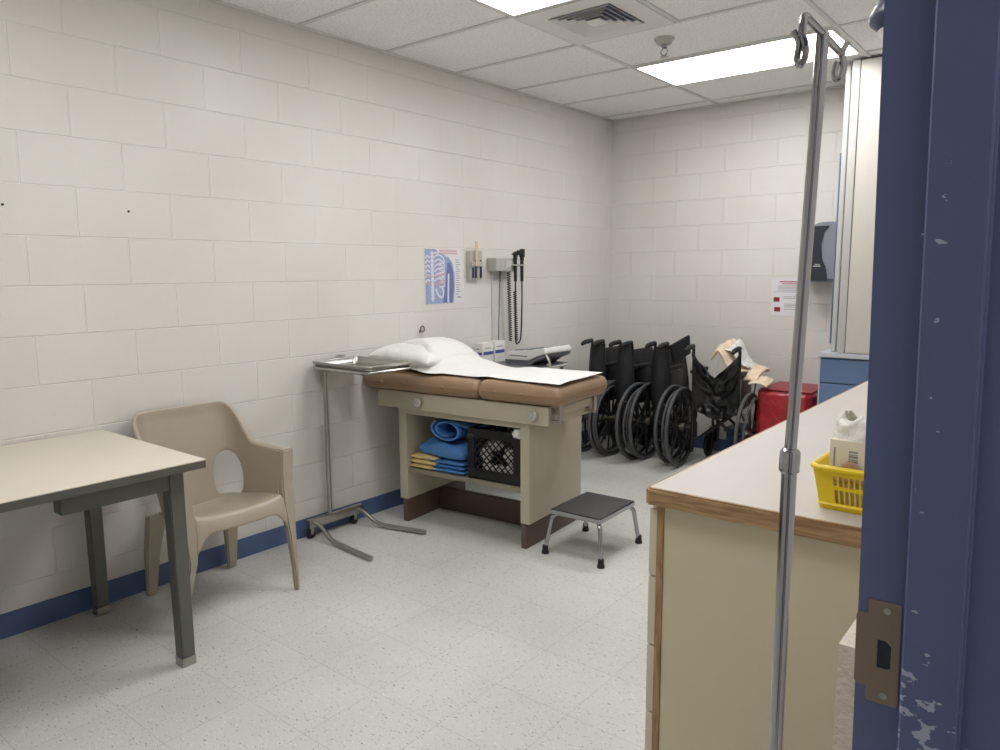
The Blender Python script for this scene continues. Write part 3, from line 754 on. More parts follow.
# ================================================================ WHEELCHAIRS
def wheelchair(hw, label, tilt=0, full=False, um=None, wx=.09, group='folded wheelchairs against the back wall'):
    """local frame: +y is forward, origin on the floor between the rear wheel contacts; hw = half spacing of the push handles"""
    um = um or m_upol
    t = thing('wheelchair', label, 'wheelchair', group=group)
    r = .305
    for s in (-1, 1):
        X = s*(hw+wx)
        b = nb(); ring = [(X, r*.955*math.cos(a), r+r*.955*math.sin(a)) for a in [2*math.pi*k/48 for k in range(48)]]
        tube(b, ring, .0135, 10, closed=True); wl = obj('wheel', b, m_tyre, t, label='large rear wheel with grey tyre')
        b = nb(); ring = [(X, r*.885*math.cos(a), r+r*.885*math.sin(a)) for a in [2*math.pi*k/48 for k in range(48)]]
        tube(b, ring, .009, 8, closed=True, flat=1); obj('rim', b, m_wframe, wl)
        b = nb(); ring = [(X+s*.042, r*.86*math.cos(a), r+r*.86*math.sin(a)) for a in [2*math.pi*k/48 for k in range(48)]]
        tube(b, ring, .0085, 8, closed=True)
        for k in range(6):
            a = 2*math.pi*k/6+.3; cyl(b, (X, r*.88*math.cos(a), r+r*.88*math.sin(a)), (X+s*.042, r*.86*math.cos(a), r+r*.86*math.sin(a)), .004, seg=6)
        obj('hand_rim', b, m_tyre, wl)
        b = nb()
        for k in range(8):
            a = 2*math.pi*k/8; dy, dz = math.cos(a), math.sin(a)
            tube(b, [(X+s*.012, .03*dy, r+.03*dz), (X, r*.88*dy, r+r*.88*dz)], [.011, .007], 6)
        obj('spokes', b, m_wframe, wl)
        b = nb(); lathe(b, [(.01, -.035), (.03, -.03), (.032, .018), (.014, .026), (.012, .03)] if s > 0 else [(.012, -.03), (.014, -.026), (.032, -.018), (.03, .03), (.01, .035)], (X, 0, r), 18, 'X'); obj('hub', b, m_dsteel, wl)
        # side frame
        fx = s*hw
        b = nb()
        tube(b, bend([(fx, -.135, .915), (fx, -.02, .92), (fx, .005, .90), (fx, .03, .12)], .025), .0115, 8)      # back cane
        tube(b, bend([(fx, .02, .49), (fx, .43, .49), (fx, .46, .46), (fx, .50, .16)], .03), .0115, 8)
        tube(b, [(fx, .03, .20), (fx, .49, .20)], .0115, 8)
        tube(b, bend([(fx, .01, .70), (fx, .24, .71), (fx, .28, .68), (fx, .28, .49)], .03), .010, 8)             # arm tube
        tube(b, [(fx, .03, r), (s*(hw+wx-.03), .0, r)], .013, 8)
        obj('side_frame', b, m_wframe, t)
        b = nb(); tube(b, [(fx, -.155, .898), (fx, -.135, .908), (fx, -.10, .915), (fx, -.01, .919)], [.012, .017, .018, .018], 10)
        for k in range(3): lathe(b, [(.012, -.10+.02*k), (.0185, -.095+.02*k), (.012, -.09+.02*k)], (fx, 0, .9155), 10, 'Y')
        obj('push_grip', b, m_blk, t)
        b = nb(); box(b, (fx-.024, .0, .712), (fx+.024, .27, .74), .011, 3); obj('arm_pad', b, m_blk, t)
        b = nb(); box(b, (fx+s*.006-.003, .05, .50), (fx+s*.006+.003, .27, .70), .002); obj('skirt_guard', b, m_wframe, t)
        # caster
        b = nb(); ring = [(fx+s*.01, .43+.085*math.cos(a), .102+.085*math.sin(a)) for a in [2*math.pi*k/24 for k in range(24)]]
        tube(b, ring, .016, 8, closed=True); lathe(b, [(.06, -.006), (.07, 0), (.06, .006)], (fx+s*.01, .43, .102), 16, 'X'); cs = obj('caster', b, m_blk, t)
        b = nb()
        for q in (-.022, .022): tube(b, [(fx+s*.01+q, .43, .10), (fx+s*.01+q*.7, .46, .20)], .005, 6)
        cyl(b, (fx+s*.01, .46, .19), (fx+s*.005, .46, .24), .013, seg=10); obj('fork', b, m_steel, cs)
        # brake lever
        b = nb(); tube(b, bend([(fx+s*.02, .30, .52), (fx+s*.03, .31, .60), (fx+s*.04, .29, .65)], .02), .005, 6); obj('brake_lever', b, m_chrome, t)
    # cross brace
    b = nb()
    for s in (-1, 1):
        zt = .47 if full else .64
        tube(b, [(s*(hw-.005), .14, .20), (-s*(hw-.02), .14, zt)], .011, 8)
        tube(b, [(s*(hw-.005), .34, .20), (-s*(hw-.02), .34, zt)], .011, 8)
        tube(b, [(s*(hw-.02), .06, zt), (s*(hw-.02), .40, zt)], .0115, 8)
    obj('cross_brace', b, m_wframe, t)
    # back upholstery: hangs between canes, sags when folded
    b = nb(); sag = .16 if full else .07
    def bk(a, c):
        x = (2*a-1)*hw*1.02; q = 1-(2*a-1)**2
        q3 = 1-abs(2*a-1); z = .895-.46*c-(.20*q3**.8*(1-c) if full else .02*q)-(.05*q3*c if full else 0)
        y = .0+.04*c+(-.02*q+.07*q*math.sin(c*3)+.05*noise.noise(Vector((a*4, c*7, 2)))+.03*noise.noise(Vector((a*9, c*13, 6))))*(1 if full else -1)-.012
        if not full: y = -.015+.04*c-.075*q*(.5+.5*math.sin(c*2.6)); x *= 1+.55*math.sin(c*3.0); z = .90-.58*c
        return Vector((x, y, z))
    grid(b, 20, 16, bk); obj('back_upholstery', b, um, t, solid=.008, sub=1)
    # seat upholstery: pulled up into a ridge when folded
    b = nb()
    def se(a, c):
        q = 1-abs(2*a-1); x = (2*a-1)*hw*.95
        if full: z = .50-.12*math.sin(a*math.pi)+.025*noise.noise(Vector((a*6, c*4, 1)))
        else: z = .42+.44*q**.55; x *= 1.25
        return Vector((x, .05+.36*c, z))
    grid(b, 16, 12, se); obj('seat_upholstery', b, um, t, solid=.008, sub=1)
    # footrests
    for s in (-1, 1):
        b = nb(); tube(b, bend([(s*hw, .47, .42), (s*hw, .55, .38), (s*hw, .62, .14), (s*hw, .62, .10)], .03), .010, 8); box(b, (s*hw-.010, .55, .10), (s*hw+.012, .62, .22), .004)
        obj('footrest', b, m_wframe, t)
    return t
wa = wheelchair(.052, 'folded black wheelchair nearest the left wall, partly behind the exam table', wx=.052)
wa.location = (.285, -.66, 0)
wb = copy_tree(wa); wb['label'] = 'folded black wheelchair second from the left wall, low padded back'; wb.location = (.525, -.635, 0); wb.rotation_euler = (0, 0, R(-2))
wc = copy_tree(wa); wc['label'] = 'folded black wheelchair third from the left wall, flat back panel raised behind it'; wc.location = (.80, -.58, 0); wc.rotation_euler = (0, 0, R(1))
wd_ = wheelchair(.169, 'half-open black wheelchair beside the red bin with cloth on its seat', full=True, um=m_upol2, wx=.080, group=None)
wd_.location = (1.252, -.62, 0); wd_.rotation_euler = (0, 0, R(4))
# raised flat panel of the third chair: an elevating leg-rest pad
b = nb(); V8 = [(.066, .06, .76), (.055, .0, .905), (.115, .22, .975), (.118, .24, .83)]
vs = [b.verts.new(Vector(p)) for p in V8]; vs2 = [b.verts.new(Vector(p)+Vector((.022, -.006, 0))) for p in V8]
b.faces.new(vs); b.faces.new(vs2[::-1])
for k in range(4): b.faces.new((vs[k], vs2[k], vs2[(k+1) % 4], vs[(k+1) % 4]))
bmesh.ops.bevel(b, geom=b.edges[:], offset=.006, segments=2, affect='EDGES')
obj('raised_back_panel', b, m_upol, wc)

# cloth and plastic wrap on the half-open wheelchair
b = nb()
def cl(a, c):
    x = 1.16+.36*a; y = -.50+.30*c-.05*a
    z = .80+.145*math.exp(-((a-.18)/.22)**2)-.06*a+.02*noise.noise(Vector((a*4, c*4, 0)))+.012*noise.noise(Vector((a*11, c*9, 4)))
    z -= .07*(1-c)**3
    return Vector((x, y, z))
grid(b, 34, 22, cl); o = obj('folded_cloth', b, m_cloth, None, solid=.022, sub=1); tag(o, 'beige folded pad draped over the half-open wheelchair', 'cloth')
b = nb()
def cl2(a, c):
    x = 1.22+.21*a; y = -.47+.22*c
    return Vector((x, y, .875+.115*math.exp(-((a-.35)/.25)**2)*(.4+.6*c)-.11*a+.012*noise.noise(Vector((a*9, c*7, 2)))))
grid(b, 26, 18, cl2); o = obj('plastic_bag', b, m_plas, None, solid=.004, sub=1); tag(o, 'crinkled clear white plastic wrap on top of the beige pad', 'plastic wrap')
b = nb(); grid(b, 14, 8, lambda a, c: Vector((1.475+.135*a, -.58+.16*c, .665-.015*a+.03*c+.012*noise.noise(Vector((a*5, c*5, 1)))+.02*math.sin(a*3))))
o = obj('paper_pad', b, m_cloth, None, solid=.012, sub=1); tag(o, 'pale peach pad hanging out between the wheelchair armrest and red bin', 'pad')
b = nb(); box(b, (1.22, -.30, 0), (1.50, -.06, .26), .01); box(b, (1.205, -.315, .24), (1.515, -.045, .27), .008); o = obj('storage_tub', b, m_navy); tag(o, 'dark navy tub on the floor behind the half-open wheelchair', 'tub')

# red bin with bag
t = thing('waste_bin', 'red bin with red liner bag between wheelchair and blue cabinet', 'bin', (0, 0, 0))
bx0, bx1, by0, by1, bz = 1.545, 1.90, -.52, -.12, .617
b = nb(); rings = []
for z, k in ((.0, .03), (.02, .025), (bz-.06, .0), (bz-.055, -.012), (bz-.012, -.014), (bz-.006, .0), (bz-.03, .015)):
    rings.append([b.verts.new((x, y, z)) for x, y in rrect(bx0+k, bx1-k, by0+k, by1-k, .04)])
for A, B in zip(rings, rings[1:]):
    for k in range(len(A)): b.faces.new((A[k], A[(k+1) % len(A)], B[(k+1) % len(B)], B[k]))
b.faces.new(rings[0][::-1]); b.faces.new(rings[-1]); obj('bin_body', b, m_red, t)
b = nb()
base = rrect(bx0-.018, bx1+.004, by0-.020, by1+.018, .05, 8); n = len(base); rings = []
for j in range(15):
    f = j/14; ring = []
    for k, (x, y) in enumerate(base):
        nn = noise.noise(Vector((k*.35, f*4, 0)))+.5*noise.noise(Vector((k*.9, f*7, 3)))
        z = bz+.004-f*(.42+.06*math.sin(k*.7)); cxx, cyy = (bx0+bx1)/2, (by0+by1)/2
        d = Vector((x-cxx, y-cyy, 0)).normalized(); q = .004+.022*f*abs(nn)*2
        if abs(x-bx1) < .03: q = 0
        ring.append(b.verts.new((x+d.x*q, y+d.y*q, z)))
    rings.append(ring)
top = [b.verts.new((x*.93+.07*(bx0+bx1)/2, y*.93+.07*(by0+by1)/2, bz-.05)) for x, y in base]
rings.insert(0, top)
for A, B in zip(rings, rings[1:]):
    for k in range(n): b.faces.new((A[k], A[(k+1) % n], B[(k+1) % n], B[k]))
obj('liner_bag', b, m_redbag, t, solid=.0015, label='crinkled red plastic liner')
b = nb(); box(b, (bx0+.0, by0+.0, bz+.006), (bx1+.003, by1, bz+.022), .008, 3); obj('lid', b, m_red, t)

# ================================================================ BLUE CABINET at the back right
t = thing('base_cabinet', 'blue base cabinet with drawers against the back wall', 'cabinet', (0, 0, 0))
cx0, cx1, cyf, cz = 1.985, XR-.008, -.68, .905
b = nb(); box(b, (cx0, cyf+.018, .1), (cx1, -.012, cz), .002); box(b, (cx0+.02, cyf+.08, 0), (cx1, -.012, .1)); obj('carcass', b, m_bluecab, t, False)
for k in range(3):
    xa = cx0+.004+k*.395; xb = xa+.388
    b = nb(); box(b, (xa, cyf, cz-.165), (xb, cyf+.0175, cz-.012), .002); d = obj('drawer', b, m_bluecab, t)
    b = nb(); box(b, (xa, cyf, .11), (xb, cyf+.0175, cz-.172), .002); d = obj('door', b, m_bluecab, t)
b = nb(); box(b, (cx0-.004, cyf-.001, .11), (cx0+.0035, cyf+.018, cz-.002)); obj('edge_strip', b, m_ltop, t, False)
b = nb(); box(b, (cx0-.012, cyf-.02, cz+.001), (cx1, -.012, cz+.032), .003); o = obj('worktop', b, m_ltop); tag(o, 'pale grey worktop over the blue base cabinet', 'worktop')
zt = cz+.033; zc2 = 2.732
t = thing('tall_cabinet', 'cream tall cabinet with pale edge trim standing on the grey worktop', 'cabinet', (0, 0, 0))
b = nb(); box(b, (2.095, -.67, zt), (2.72, -.24, zc2), .003); obj('carcass', b, m_ccab, t)
b = nb(); box(b, (2.135, -.69, zt+.004), (2.715, -.671, zc2-.003), .003); obj('door', b, m_ccab, t)
b = nb(); box(b, (2.085, -.695, zt+.001), (2.132, -.6715, zc2), .006); obj('stile', b, m_stile, t)
b = nb(); box(b, (2.034, -.64, zt+.001), (2.066, -.26, zc2-.01), .012, 4); o = obj('upright_panel', b, m_stile); tag(o, 'narrow pale upright panel with rounded top left of the cream cabinet', 'panel')
b = nb(); box(b, (2.020, -.62, zt+.05), (2.027, -.30, 2.20), .002); box(b, (2.027, -.6, zt+.06), (2.033, -.56, zt+.09)); box(b, (2.027, -.6, 2.1), (2.033, -.56, 2.13)); b_ = obj('clipboard_panel', b, m_bluecab); tag(b_, 'thin blue board hung on the pale upright panel', 'board')

# paper towel dispenser
t = thing('towel_dispenser', 'smoke grey paper towel dispenser on the back wall', 'dispenser', (0, 0, 0))
dx0, dx1, dz0, dz1 = 1.672, 2.02, 1.385, 1.80
b = nb(); poly = []
def dprof(x):  # top outline arch
    a = (x-dx0)/(dx1-dx0); return dz1-.05*(1-sst(0, .45, a))-.012*sst(.6, 1, a)
xs_ = [dx0+(dx1-dx0)*k/16 for k in range(17)]
poly = [(dx0+.03, dz0), (dx0+.012, dz0+.10), (dx0, dz0+.23), (dx0+.008, dz1-.09)]+[(x, dprof(x)) for x in xs_[1:]]+[(dx1, dz0)]
prism(b, poly, 'y', -.205, -.002); bmesh.ops.bevel(b, geom=[e for e in b.edges if e.calc_length() > .0 and all(v.co.y < -.2 for v in e.verts)], offset=.02, segments=3, affect='EDGES', clamp_overlap=True)
obj('housing', b, m_disp2, t)
# darker smoked front window with a wavy right edge
b = nb()
WP = [(1.385, 1.875), (1.46, 1.865), (1.56, 1.83), (1.64, 1.822), (1.72, 1.835), (1.80, 1.885)]
def wv(z):
    for (za, xa), (zb2, xb) in zip(WP, WP[1:]):
        if z <= zb2: f = max(0, (z-za)/(zb2-za)); f = f*f*(3-2*f); return xa+(xb-xa)*f
    return WP[-1][1]
left = []; rgt = []
for k in range(25):
    z = dz0+.008+(dz1-dz0-.035)*k/24; a = (z-dz0)/(dz1-dz0)
    left.append((1.71-.028*math.sin(a*3.1), z)); rgt.append((wv(z), min(z, 9)))
poly = left+rgt[::-1]
prism(b, poly, 'y', -.214, -.203); obj('smoked_cover', b, m_disp, t, label='dark smoked cover with wavy edge')
b = nb(); lathe(b, [(.022, -.18), (.022, -.185), (.016, -.185), (.016, -.18)], (1.785, 0, 1.455), 20, 'Y'); obj('round_logo', b, m_grey, t)
b = nb(); box(b, (1.775, -.185, 1.49), (1.825, -.2145, 1.498)); box(b, (1.785, -.185, 1.503), (1.82, -.2145, 1.508)); obj('printed_mark', b, m_grey, t, False)

# notice on the back wall
t = thing('wall_notice', 'white printed notice with small red squares on the back wall', 'notice', (0, 0, 0))
nx0, nx1, nz0, nz1 = 1.418, 1.70, 1.125, 1.406
b = nb(); box(b, (nx0, -.004, nz0), (nx1, -.001, nz1), .0008); obj('sheet', b, m_printL, t, False)
b = nb(); box(b, (nx0+.06, -.0048, nz1-.030), (nx1-.05, -.0042, nz1-.022)); box(b, (nx0+.08, -.0048, nz1-.044), (nx1-.08, -.0042, nz1-.038))
obj('red_heading', b, m_redink, t, False)
m_dred = mat('dark_red_print', (132, 32, 44), .6)
for (x, z) in ((nx0+.02, nz0+.105), (nx0+.028, nz0+.03), (nx1-.055, nz0+.125)):
    b = nb(); box(b, (x, -.005, z), (x+.045, -.0042, z+.034)); obj('red_square', b, m_dred, t, False)
b = nb()
for k, (x0, x1, z) in enumerate([(.05, .25, -.058), (.05, .24, -.069), (.05, .25, -.08), (.05, .23, -.091), (.02, .26, -.104), (.09, .22, -.14), (.09, .21, -.152), (.10, .25, -.195), (.10, .24, -.206), (.10, .25, -.217), (.1, .2, -.235)]): box(b, (nx0+x0, -.0047, nz1+z), (nx0+x1, -.0042, nz1+z+.004))
obj('text_lines', b, m_txtg, t, False)

# ================================================================ LEFT WALL ITEMS
# anatomy poster
t = thing('wall_poster', 'anatomy poster of ribs and spine taped above the exam table', 'poster', (0, 0, 0))
y0, y1, z0, z1 = -2.322, -1.965, 1.262, 1.620
b = nb(); box(b, (.001, y0, z0), (.004, y1, z1), .0006); obj('sheet', b, m_printL, t, False)
def yz(b, pts, w, x=.0051):
    # flat printed ribbon facing the room
    P = smooth_path([Vector((x, y0+(y1-y0)*p[0], z0+(z1-z0)*p[1])) for p in pts], 5) if len(pts) > 2 else [Vector((x, y0+(y1-y0)*p[0], z0+(z1-z0)*p[1])) for p in pts]
    L_ = []
    for i, p in enumerate(P):
        d = (P[min(i+1, len(P)-1)]-P[max(i-1, 0)]).normalized(); n_ = Vector((0, -d.z, d.y))*w
        L_.append((b.verts.new(p+n_), b.verts.new(p-n_)))
    for A, B in zip(L_, L_[1:]): b.faces.new((A[0], A[1], B[1], B[0]))
b = nb()
poly = [(0, 0), (.74, 0), (.78, .25), (.78, .55), (.72, .75), (.62, .86), (.5, .9), (.36, .93), (.28, 1), (0, 1)]
prism(b, [(y0+.003+(y1-y0)*p[0], z0+.003+(z1-z0-.006)*p[1]) for p in poly], 'x', .004, .0043); obj('blue_torso', b, m_pblue, t, False)
b = nb(); poly = [(.46, .02), (.72, .02), (.76, .3), (.75, .58), (.68, .74), (.6, .76), (.56, .55), (.52, .3)]
prism(b, [(y0+(y1-y0)*p[0], z0+(z1-z0)*p[1]) for p in poly], 'x', .0042, .0046); obj('blue_arm', b, m_pdblue, t, False)
b = nb()
for k in range(6):
    zz = .84-.085*k
    yz(b, [(.24, zz), (.33, zz+.05), (.45, zz+.02), (.51, zz-.06), (.48, zz-.10), (.36, zz-.10)], .0052)
    yz(b, [(.13, zz), (.06, zz+.03), (.02, zz-.02)], .0052)
for k in range(13): yz(b, [(.15, .92-k*.068), (.23, .92-k*.068)], .0095)
yz(b, [(.19, .05), (.19, .95)], .008, .0056)
yz(b, [(.62, .55), (.61, .3), (.60, .02)], .008); yz(b, [(.28, .28), (.33, .17), (.44, .12), (.48, .22), (.44, .3)], .007); yz(b, [(.24, .92), (.45, .93), (.6, .86)], .006)
obj('bones', b, m_pbone, t, False, solid=.0002)
b = nb()
for k, zz in enumerate((.52, .40, .36)): yz(b, [(.04, zz), (.2, zz-.02), (.36, zz), (.52, zz+.03)], .0032)
for r_ in range(2): yz(b, [(.38, .965-.045*r_), (.86, .965-.045*r_)], .0042)
obj('pink_print', b, m_ppink, t, False, solid=.0003)
b = nb()
for k in range(16): yz(b, [(.82, .80-k*.042), (.82+.08+.05*((k*7) % 3)/2, .80-k*.042)], .0022)
box(b, (.0042, y0+(y1-y0)*.86, z0+.035), (.0046, y0+(y1-y0)*.95, z0+.045)); obj('text_lines', b, m_txtg, t, False, solid=.0002)

# specula dispenser / tongue depressor rack
t = thing('specula_rack', 'grey wall rack holding dark tubes and one wooden stick', 'rack', (0, 0, 0))
b = nb(); box(b, (.001, -1.92, 1.418), (.035, -1.79, 1.612), .004); box(b, (.0352, -1.912, 1.505), (.05, -1.797, 1.54), .003); obj('holder', b, m_grey, t)
for y, h in ((-1.892, .07), (-1.862, .12), (-1.81, .12)):
    b = nb(); box(b, (.0352, y-.006, 1.428), (.047, y+.006, 1.428+h), .003); obj('tube', b, mat('dark_tube', (60, 66, 78), .3), t)
b = nb(); box(b, (.052, -1.880, 1.51), (.055, -1.858, 1.675), .0014, 3); o = obj('wooden_stick', b, m_wood); tag(o, 'pale wooden tongue depressor standing in the grey wall rack', 'stick')

# otoscope / ophthalmoscope wall unit
t = thing('diagnostic_unit', 'grey wall transformer holding two black scopes on coiled cords', 'medical device', (0, 0, 0))
b = nb(); box(b, (.002, -1.70, 1.472), (.088, -1.47, 1.565), .012, 3); obj('housing', b, m_grey, t)
b = nb(); box(b, (.088, -1.60, 1.500), (.092, -1.49, 1.545), .002); obj('face_label', b, mat('pale_grey_label', (196, 194, 188), .5), t)
b = nb()
for y in (-1.505, -1.428):
    tube(b, [(.105, y+.025*math.cos(a), 1.512+.0*a) if 0 else (.105+.018*math.sin(a), y+.024*math.cos(a), 1.515) for a in [R(20+k*20) for k in range(17)]], .005, 6)
box(b, (.0885, -1.53, 1.505), (.097, -1.40, 1.525), .002); box(b, (.07, -1.475, 1.507), (.0885, -1.40, 1.523), .002); obj('cradle', b, m_grey, t)
for k, (y, hd) in enumerate(((-1.505, -1), (-1.428, 1))):
    b = nb(); cyl(b, (.105, y, 1.40), (.105, y, 1.55), .0115, .013, 14)
    lathe(b, [(.0135, 1.55), (.016, 1.555), (.016, 1.565), (.01, 1.575)], (.105, y, 0), 14)
    h_ = obj('scope_handle', b, m_blk, t)
    b = nb()
    if k == 0: box(b, (.093, y-.014, 1.57), (.119, y+.014, 1.59), .007, 3); tube(b, [(.105, y, 1.60), (.105, y-.04, 1.59)], [.014, .004], 12)
    else: box(b, (.091, y-.016, 1.57), (.123, y+.016, 1.63), .008, 3); tube(b, [(.105, y, 1.59), (.105, y-.05, 1.605)], [.012, .018], 12)
    obj('scope_head', b, m_blk, h_)
    # cords
    b = nb()
    if k == 0: path = [(.105, y, 1.40), (.105, y, 1.05), (.055, y+.03, .985), (.05, y+.075, 1.02), (.055, -1.362, 1.10), (.06, -1.362, 1.40)]
    tube(b, smooth_path([(.105, y, 1.40), (.105, y-.002, 1.2), (.095, y+(.012 if k == 0 else -.004), .99), (.085, -1.466, .945)], 8), .0055, 8)
    obj('cord', b, m_blk, t)
b = nb(); pts = []
for k in range(360):
    f = k/359; a = f*2*math.pi*30; zz = 1.47-.50*f
    pts.append((.055+.011*math.cos(a), -1.52+.02*f+.011*math.sin(a), zz))
tube(b, pts, .0034, 5); obj('coiled_cord', b, m_blk, t)
b = nb(); pts = []
for k in range(300):
    f = k/299; a = f*2*math.pi*24; zz = 1.33-.36*f
    pts.append((.095+.011*math.cos(a), -1.50+.02*f+.011*math.sin(a), zz))
tube(b, pts, .0034, 5); obj('coiled_cord', b, m_blk, t)
b = nb(); tube(b, smooth_path([(.04, -1.60, 1.47), (.035, -1.602, 1.3), (.03, -1.605, 1.1), (.02, -1.60, .93)], 6), .004, 8); cyl(b, (.04, -1.60, 1.40), (.04, -1.60, 1.472), .007, seg=10); obj('power_cord', b, m_dgrey, t)
# thin conduit beside
b = nb(); box(b, (.001, -1.655, .93), (.009, -1.643, 1.47), .001); o = obj('cable_channel', b, mat('wall_channel', (200, 197, 190), .5)); tag(o, 'off-white cable channel running down the wall under the grey device', 'cable channel')
# wall ring
t = thing('wall_hook', 'small metal ring on the wall just above the pillow', 'ring', (0, 0, 0))
b = nb(); yy, zz = -2.372, 1.110
tube(b, [(.022, yy+.017*math.cos(a), zz+.019*math.sin(a)) for a in [2*math.pi*k/20 for k in range(20)]], .0045, 8, closed=True); obj('ring', b, m_dsteel, t)
b = nb(); cyl(b, (.0, yy, zz-.016), (.024, yy, zz-.019), .003, seg=8); lathe(b, [(.01, 0.0005), (.008, .003)], (0, yy, zz-.016), 14, 'X'); obj('screw_eye', b, m_dsteel, t)

# cart with ECG machine and glove boxes behind the exam table
t = thing('equipment_cart', 'dark equipment cart behind the exam table against the left wall', 'cart', (0, 0, 0))
ca = (.03, .50, -1.93, -1.42); ctz = .84
b = nb(); box(b, (ca[0], ca[2], ctz-.025), (ca[1], ca[3], ctz), .006); obj('top', b, m_dgrey, t)
b = nb(); box(b, (ca[0]+.02, ca[2]+.02, .22), (ca[1]-.02, ca[3]-.02, .24), .004); obj('lower_shelf', b, m_dgrey, t)
for x in (ca[0]+.03, ca[1]-.03):
    for y in (ca[2]+.03, ca[3]-.03):
        b = nb(); cyl(b, (x, y, .07), (x, y, ctz-.025), .014, seg=12); l = obj('leg', b, m_dsteel, t)
        b = nb(); lathe(b, [(.008, -.012), (.033, -.010), (.035, 0), (.033, .010), (.008, .012)], (x, y, .035), 18, 'X'); box(b, (x-.016, y-.012, .045), (x+.016, y+.012, .072)); obj('caster', b, m_blk, l)
b = nb(); tube(b, bend([(ca[1], ca[3]-.05, ctz-.012), (ca[1]+.035, ca[3]-.05, ctz-.012), (ca[1]+.035, ca[2]+.05, ctz-.012), (ca[1], ca[2]+.05, ctz-.012)], .02), .008, 8); obj('handle', b, m_grey, t)
t = thing('ecg_machine', 'white desktop heart monitor machine with grey keypad on the cart', 'medical device', (.37, -1.60, ctz+.001), R(0))
t.scale = (.70, 1, 1)
# body: wedge rising to the back (+x is to the right in view)
b = nb(); poly = [(-.235, .02), (-.225, .072), (-.20, .082), (.09, .095), (.20, .118), (.245, .112), (.25, .075), (.10, .045), (.04, .012), (-.22, .0)]
poly2 = [(-.235, .028), (-.228, .072), (-.205, .082), (.02, .098), (.22, .122), (.245, .116), (.25, .085), (.13, .058), (.05, .032)]
prism(b, poly2, 'y', -.16, .16); bmesh.ops.bevel(b, geom=b.edges[:], offset=.006, segments=2, affect='EDGES', clamp_overlap=True); obj('upper_housing', b, m_white, t)
poly3 = [(-.225, .0), (-.23, .026), (.05, .030), (.13, .056), (.248, .082), (.235, .06), (.13, .03), (.07, .0)]
b = nb(); prism(b, poly3, 'y', -.155, .155); obj('lower_housing', b, m_dgrey, t)
b = nb(); box(b, (-.17, -.1608, .058), (.04, -.1600, .063)); obj('paper_slot', b, m_ink, t, False)
b = nb()
for i in range(9):
    for j in range(4):
        x = .00+i*.022; y = -.12+j*.03; zt_ = .0985+(x-.02)*.12
        box(b, (x, y, zt_), (x+.016, y+.02, zt_+.004), .001)
obj('keypad', b, m_dgrey, t)
b = nb(); box(b, (-.18, -.10, .089), (-.04, .12, .0965), .002, rot=Matrix.Rotation(R(-3), 3, 'Y')); obj('display', b, mat('grey_display', (120, 126, 134), .3), t)
b = nb(); tube(b, smooth_path([(.20, -.10, .075), (.25, -.14, .07), (.285, -.15, .045), (.28, -.13, .012), (.24, -.12, .01)], 6), .008, 8); obj('cable', b, mat('white_cable', (205, 203, 198), .5), t)
# glove / electrode boxes
def carton(x0, x1, y0, y1, z0, z1, lab, stripe=True):
    t = thing('supply_box', lab, 'box', (0, 0, 0))
    b = nb(); box(b, (x0, y0, z0), (x1, y1, z1), .002); obj('carton', b, m_white, t)
    if stripe:
        b = nb(); h = z1-z0; box(b, (x0+.006, y0-.0008, z0+h*.42), (x1-.006, y0-.0002, z0+h*.55)); box(b, (x1+.0002, y0+.006, z0+h*.42), (x1+.0008, y1-.006, z0+h*.58)); obj('blue_stripe', b, mat('blue_print', (70, 84, 150), .6), t, False)
        b = nb(); box(b, (x0+.01, y0-.0008, z0+h*.68), (x1-.03, y0-.0002, z0+h*.74)); obj('grey_print', b, m_txtg, t, False)
        b = nb(); box(b, (x1+.0002, y0+.02, z0+h*.72), (x1+.0008, y1-.03, z0+h*.77)); obj('grey_print', b, m_txtg, t, False)
carton(.03, .105, -1.875, -1.76, ctz+.001, ctz+.14, 'white supply box with blue stripe beside the wall, left one of two')
carton(.03, .105, -1.745, -1.63, ctz+.001, ctz+.145, 'white supply box with blue stripe next to the heart monitor')

# ================================================================ COUNTER (right foreground)
CZ = .905; CY = -4.035; CX = 2.478; CYB = -1.35
t = thing('drawer_cabinet', 'cream drawer cabinet with oak edge in the right foreground', 'cabinet', (0, 0, 0))
b = nb(); box(b, (CX+.048, CY+.025, .0), (XR-.004, CYB, CZ-.052), .001); obj('body', b, m_cream, t, False)
b = nb(); box(b, (CX+.028, CY+.022, .0), (CX+.0475, CYB, CZ-.052), .0015); obj('oak_face_frame', b, m_oak, t, label='oak edge strip')
zs = [.0, .10, .262, .459, .656, .845]
nd = 5; L = (CYB-CY-.03)/nd
for c in range(nd):
    for k in range(1, 5):
        b = nb(); box(b, (CX+.006, CY+.024+c*L, zs[k]+.002), (CX+.0275, CY+.024+(c+1)*L-.004, zs[k+1]-.003), .002); d = obj('drawer', b, m_drawer, t)
b = nb(); box(b, (CX+.012, CY+.026, .0), (CX+.0275, CYB, .098), .001); obj('toe_panel', b, m_drawer, t)
t = thing('countertop', 'pale laminate countertop with oak edge in the right foreground', 'countertop', (0, 0, 0))
b = nb(); box(b, (CX+.012, CY+.012, CZ-.03), (XR-.003, CYB, CZ), .001); obj('laminate_top', b, m_counter, t, False)
b = nb(); i_ = .0118
prism(b, [(CX, CYB), (CX, CY+.014), (CX+.014, CY), (XR-.003, CY), (XR-.003, CY+i_), (CX+.014+i_*.4, CY+i_), (CX+i_, CY+.014+i_*.4), (CX+i_, CYB)], 'z', CZ-.045, CZ-.0008)
bmesh.ops.bevel(b, geom=[e for e in b.edges if all(v.co.z > CZ-.01 for v in e.verts) and all(v.co.x < CX+.001 or v.co.y < CY+.001 or (v.co.x < CX+.0145 and v.co.y < CY+.0145) for v in e.verts)], offset=.005, segments=2, affect='EDGES', clamp_overlap=True)
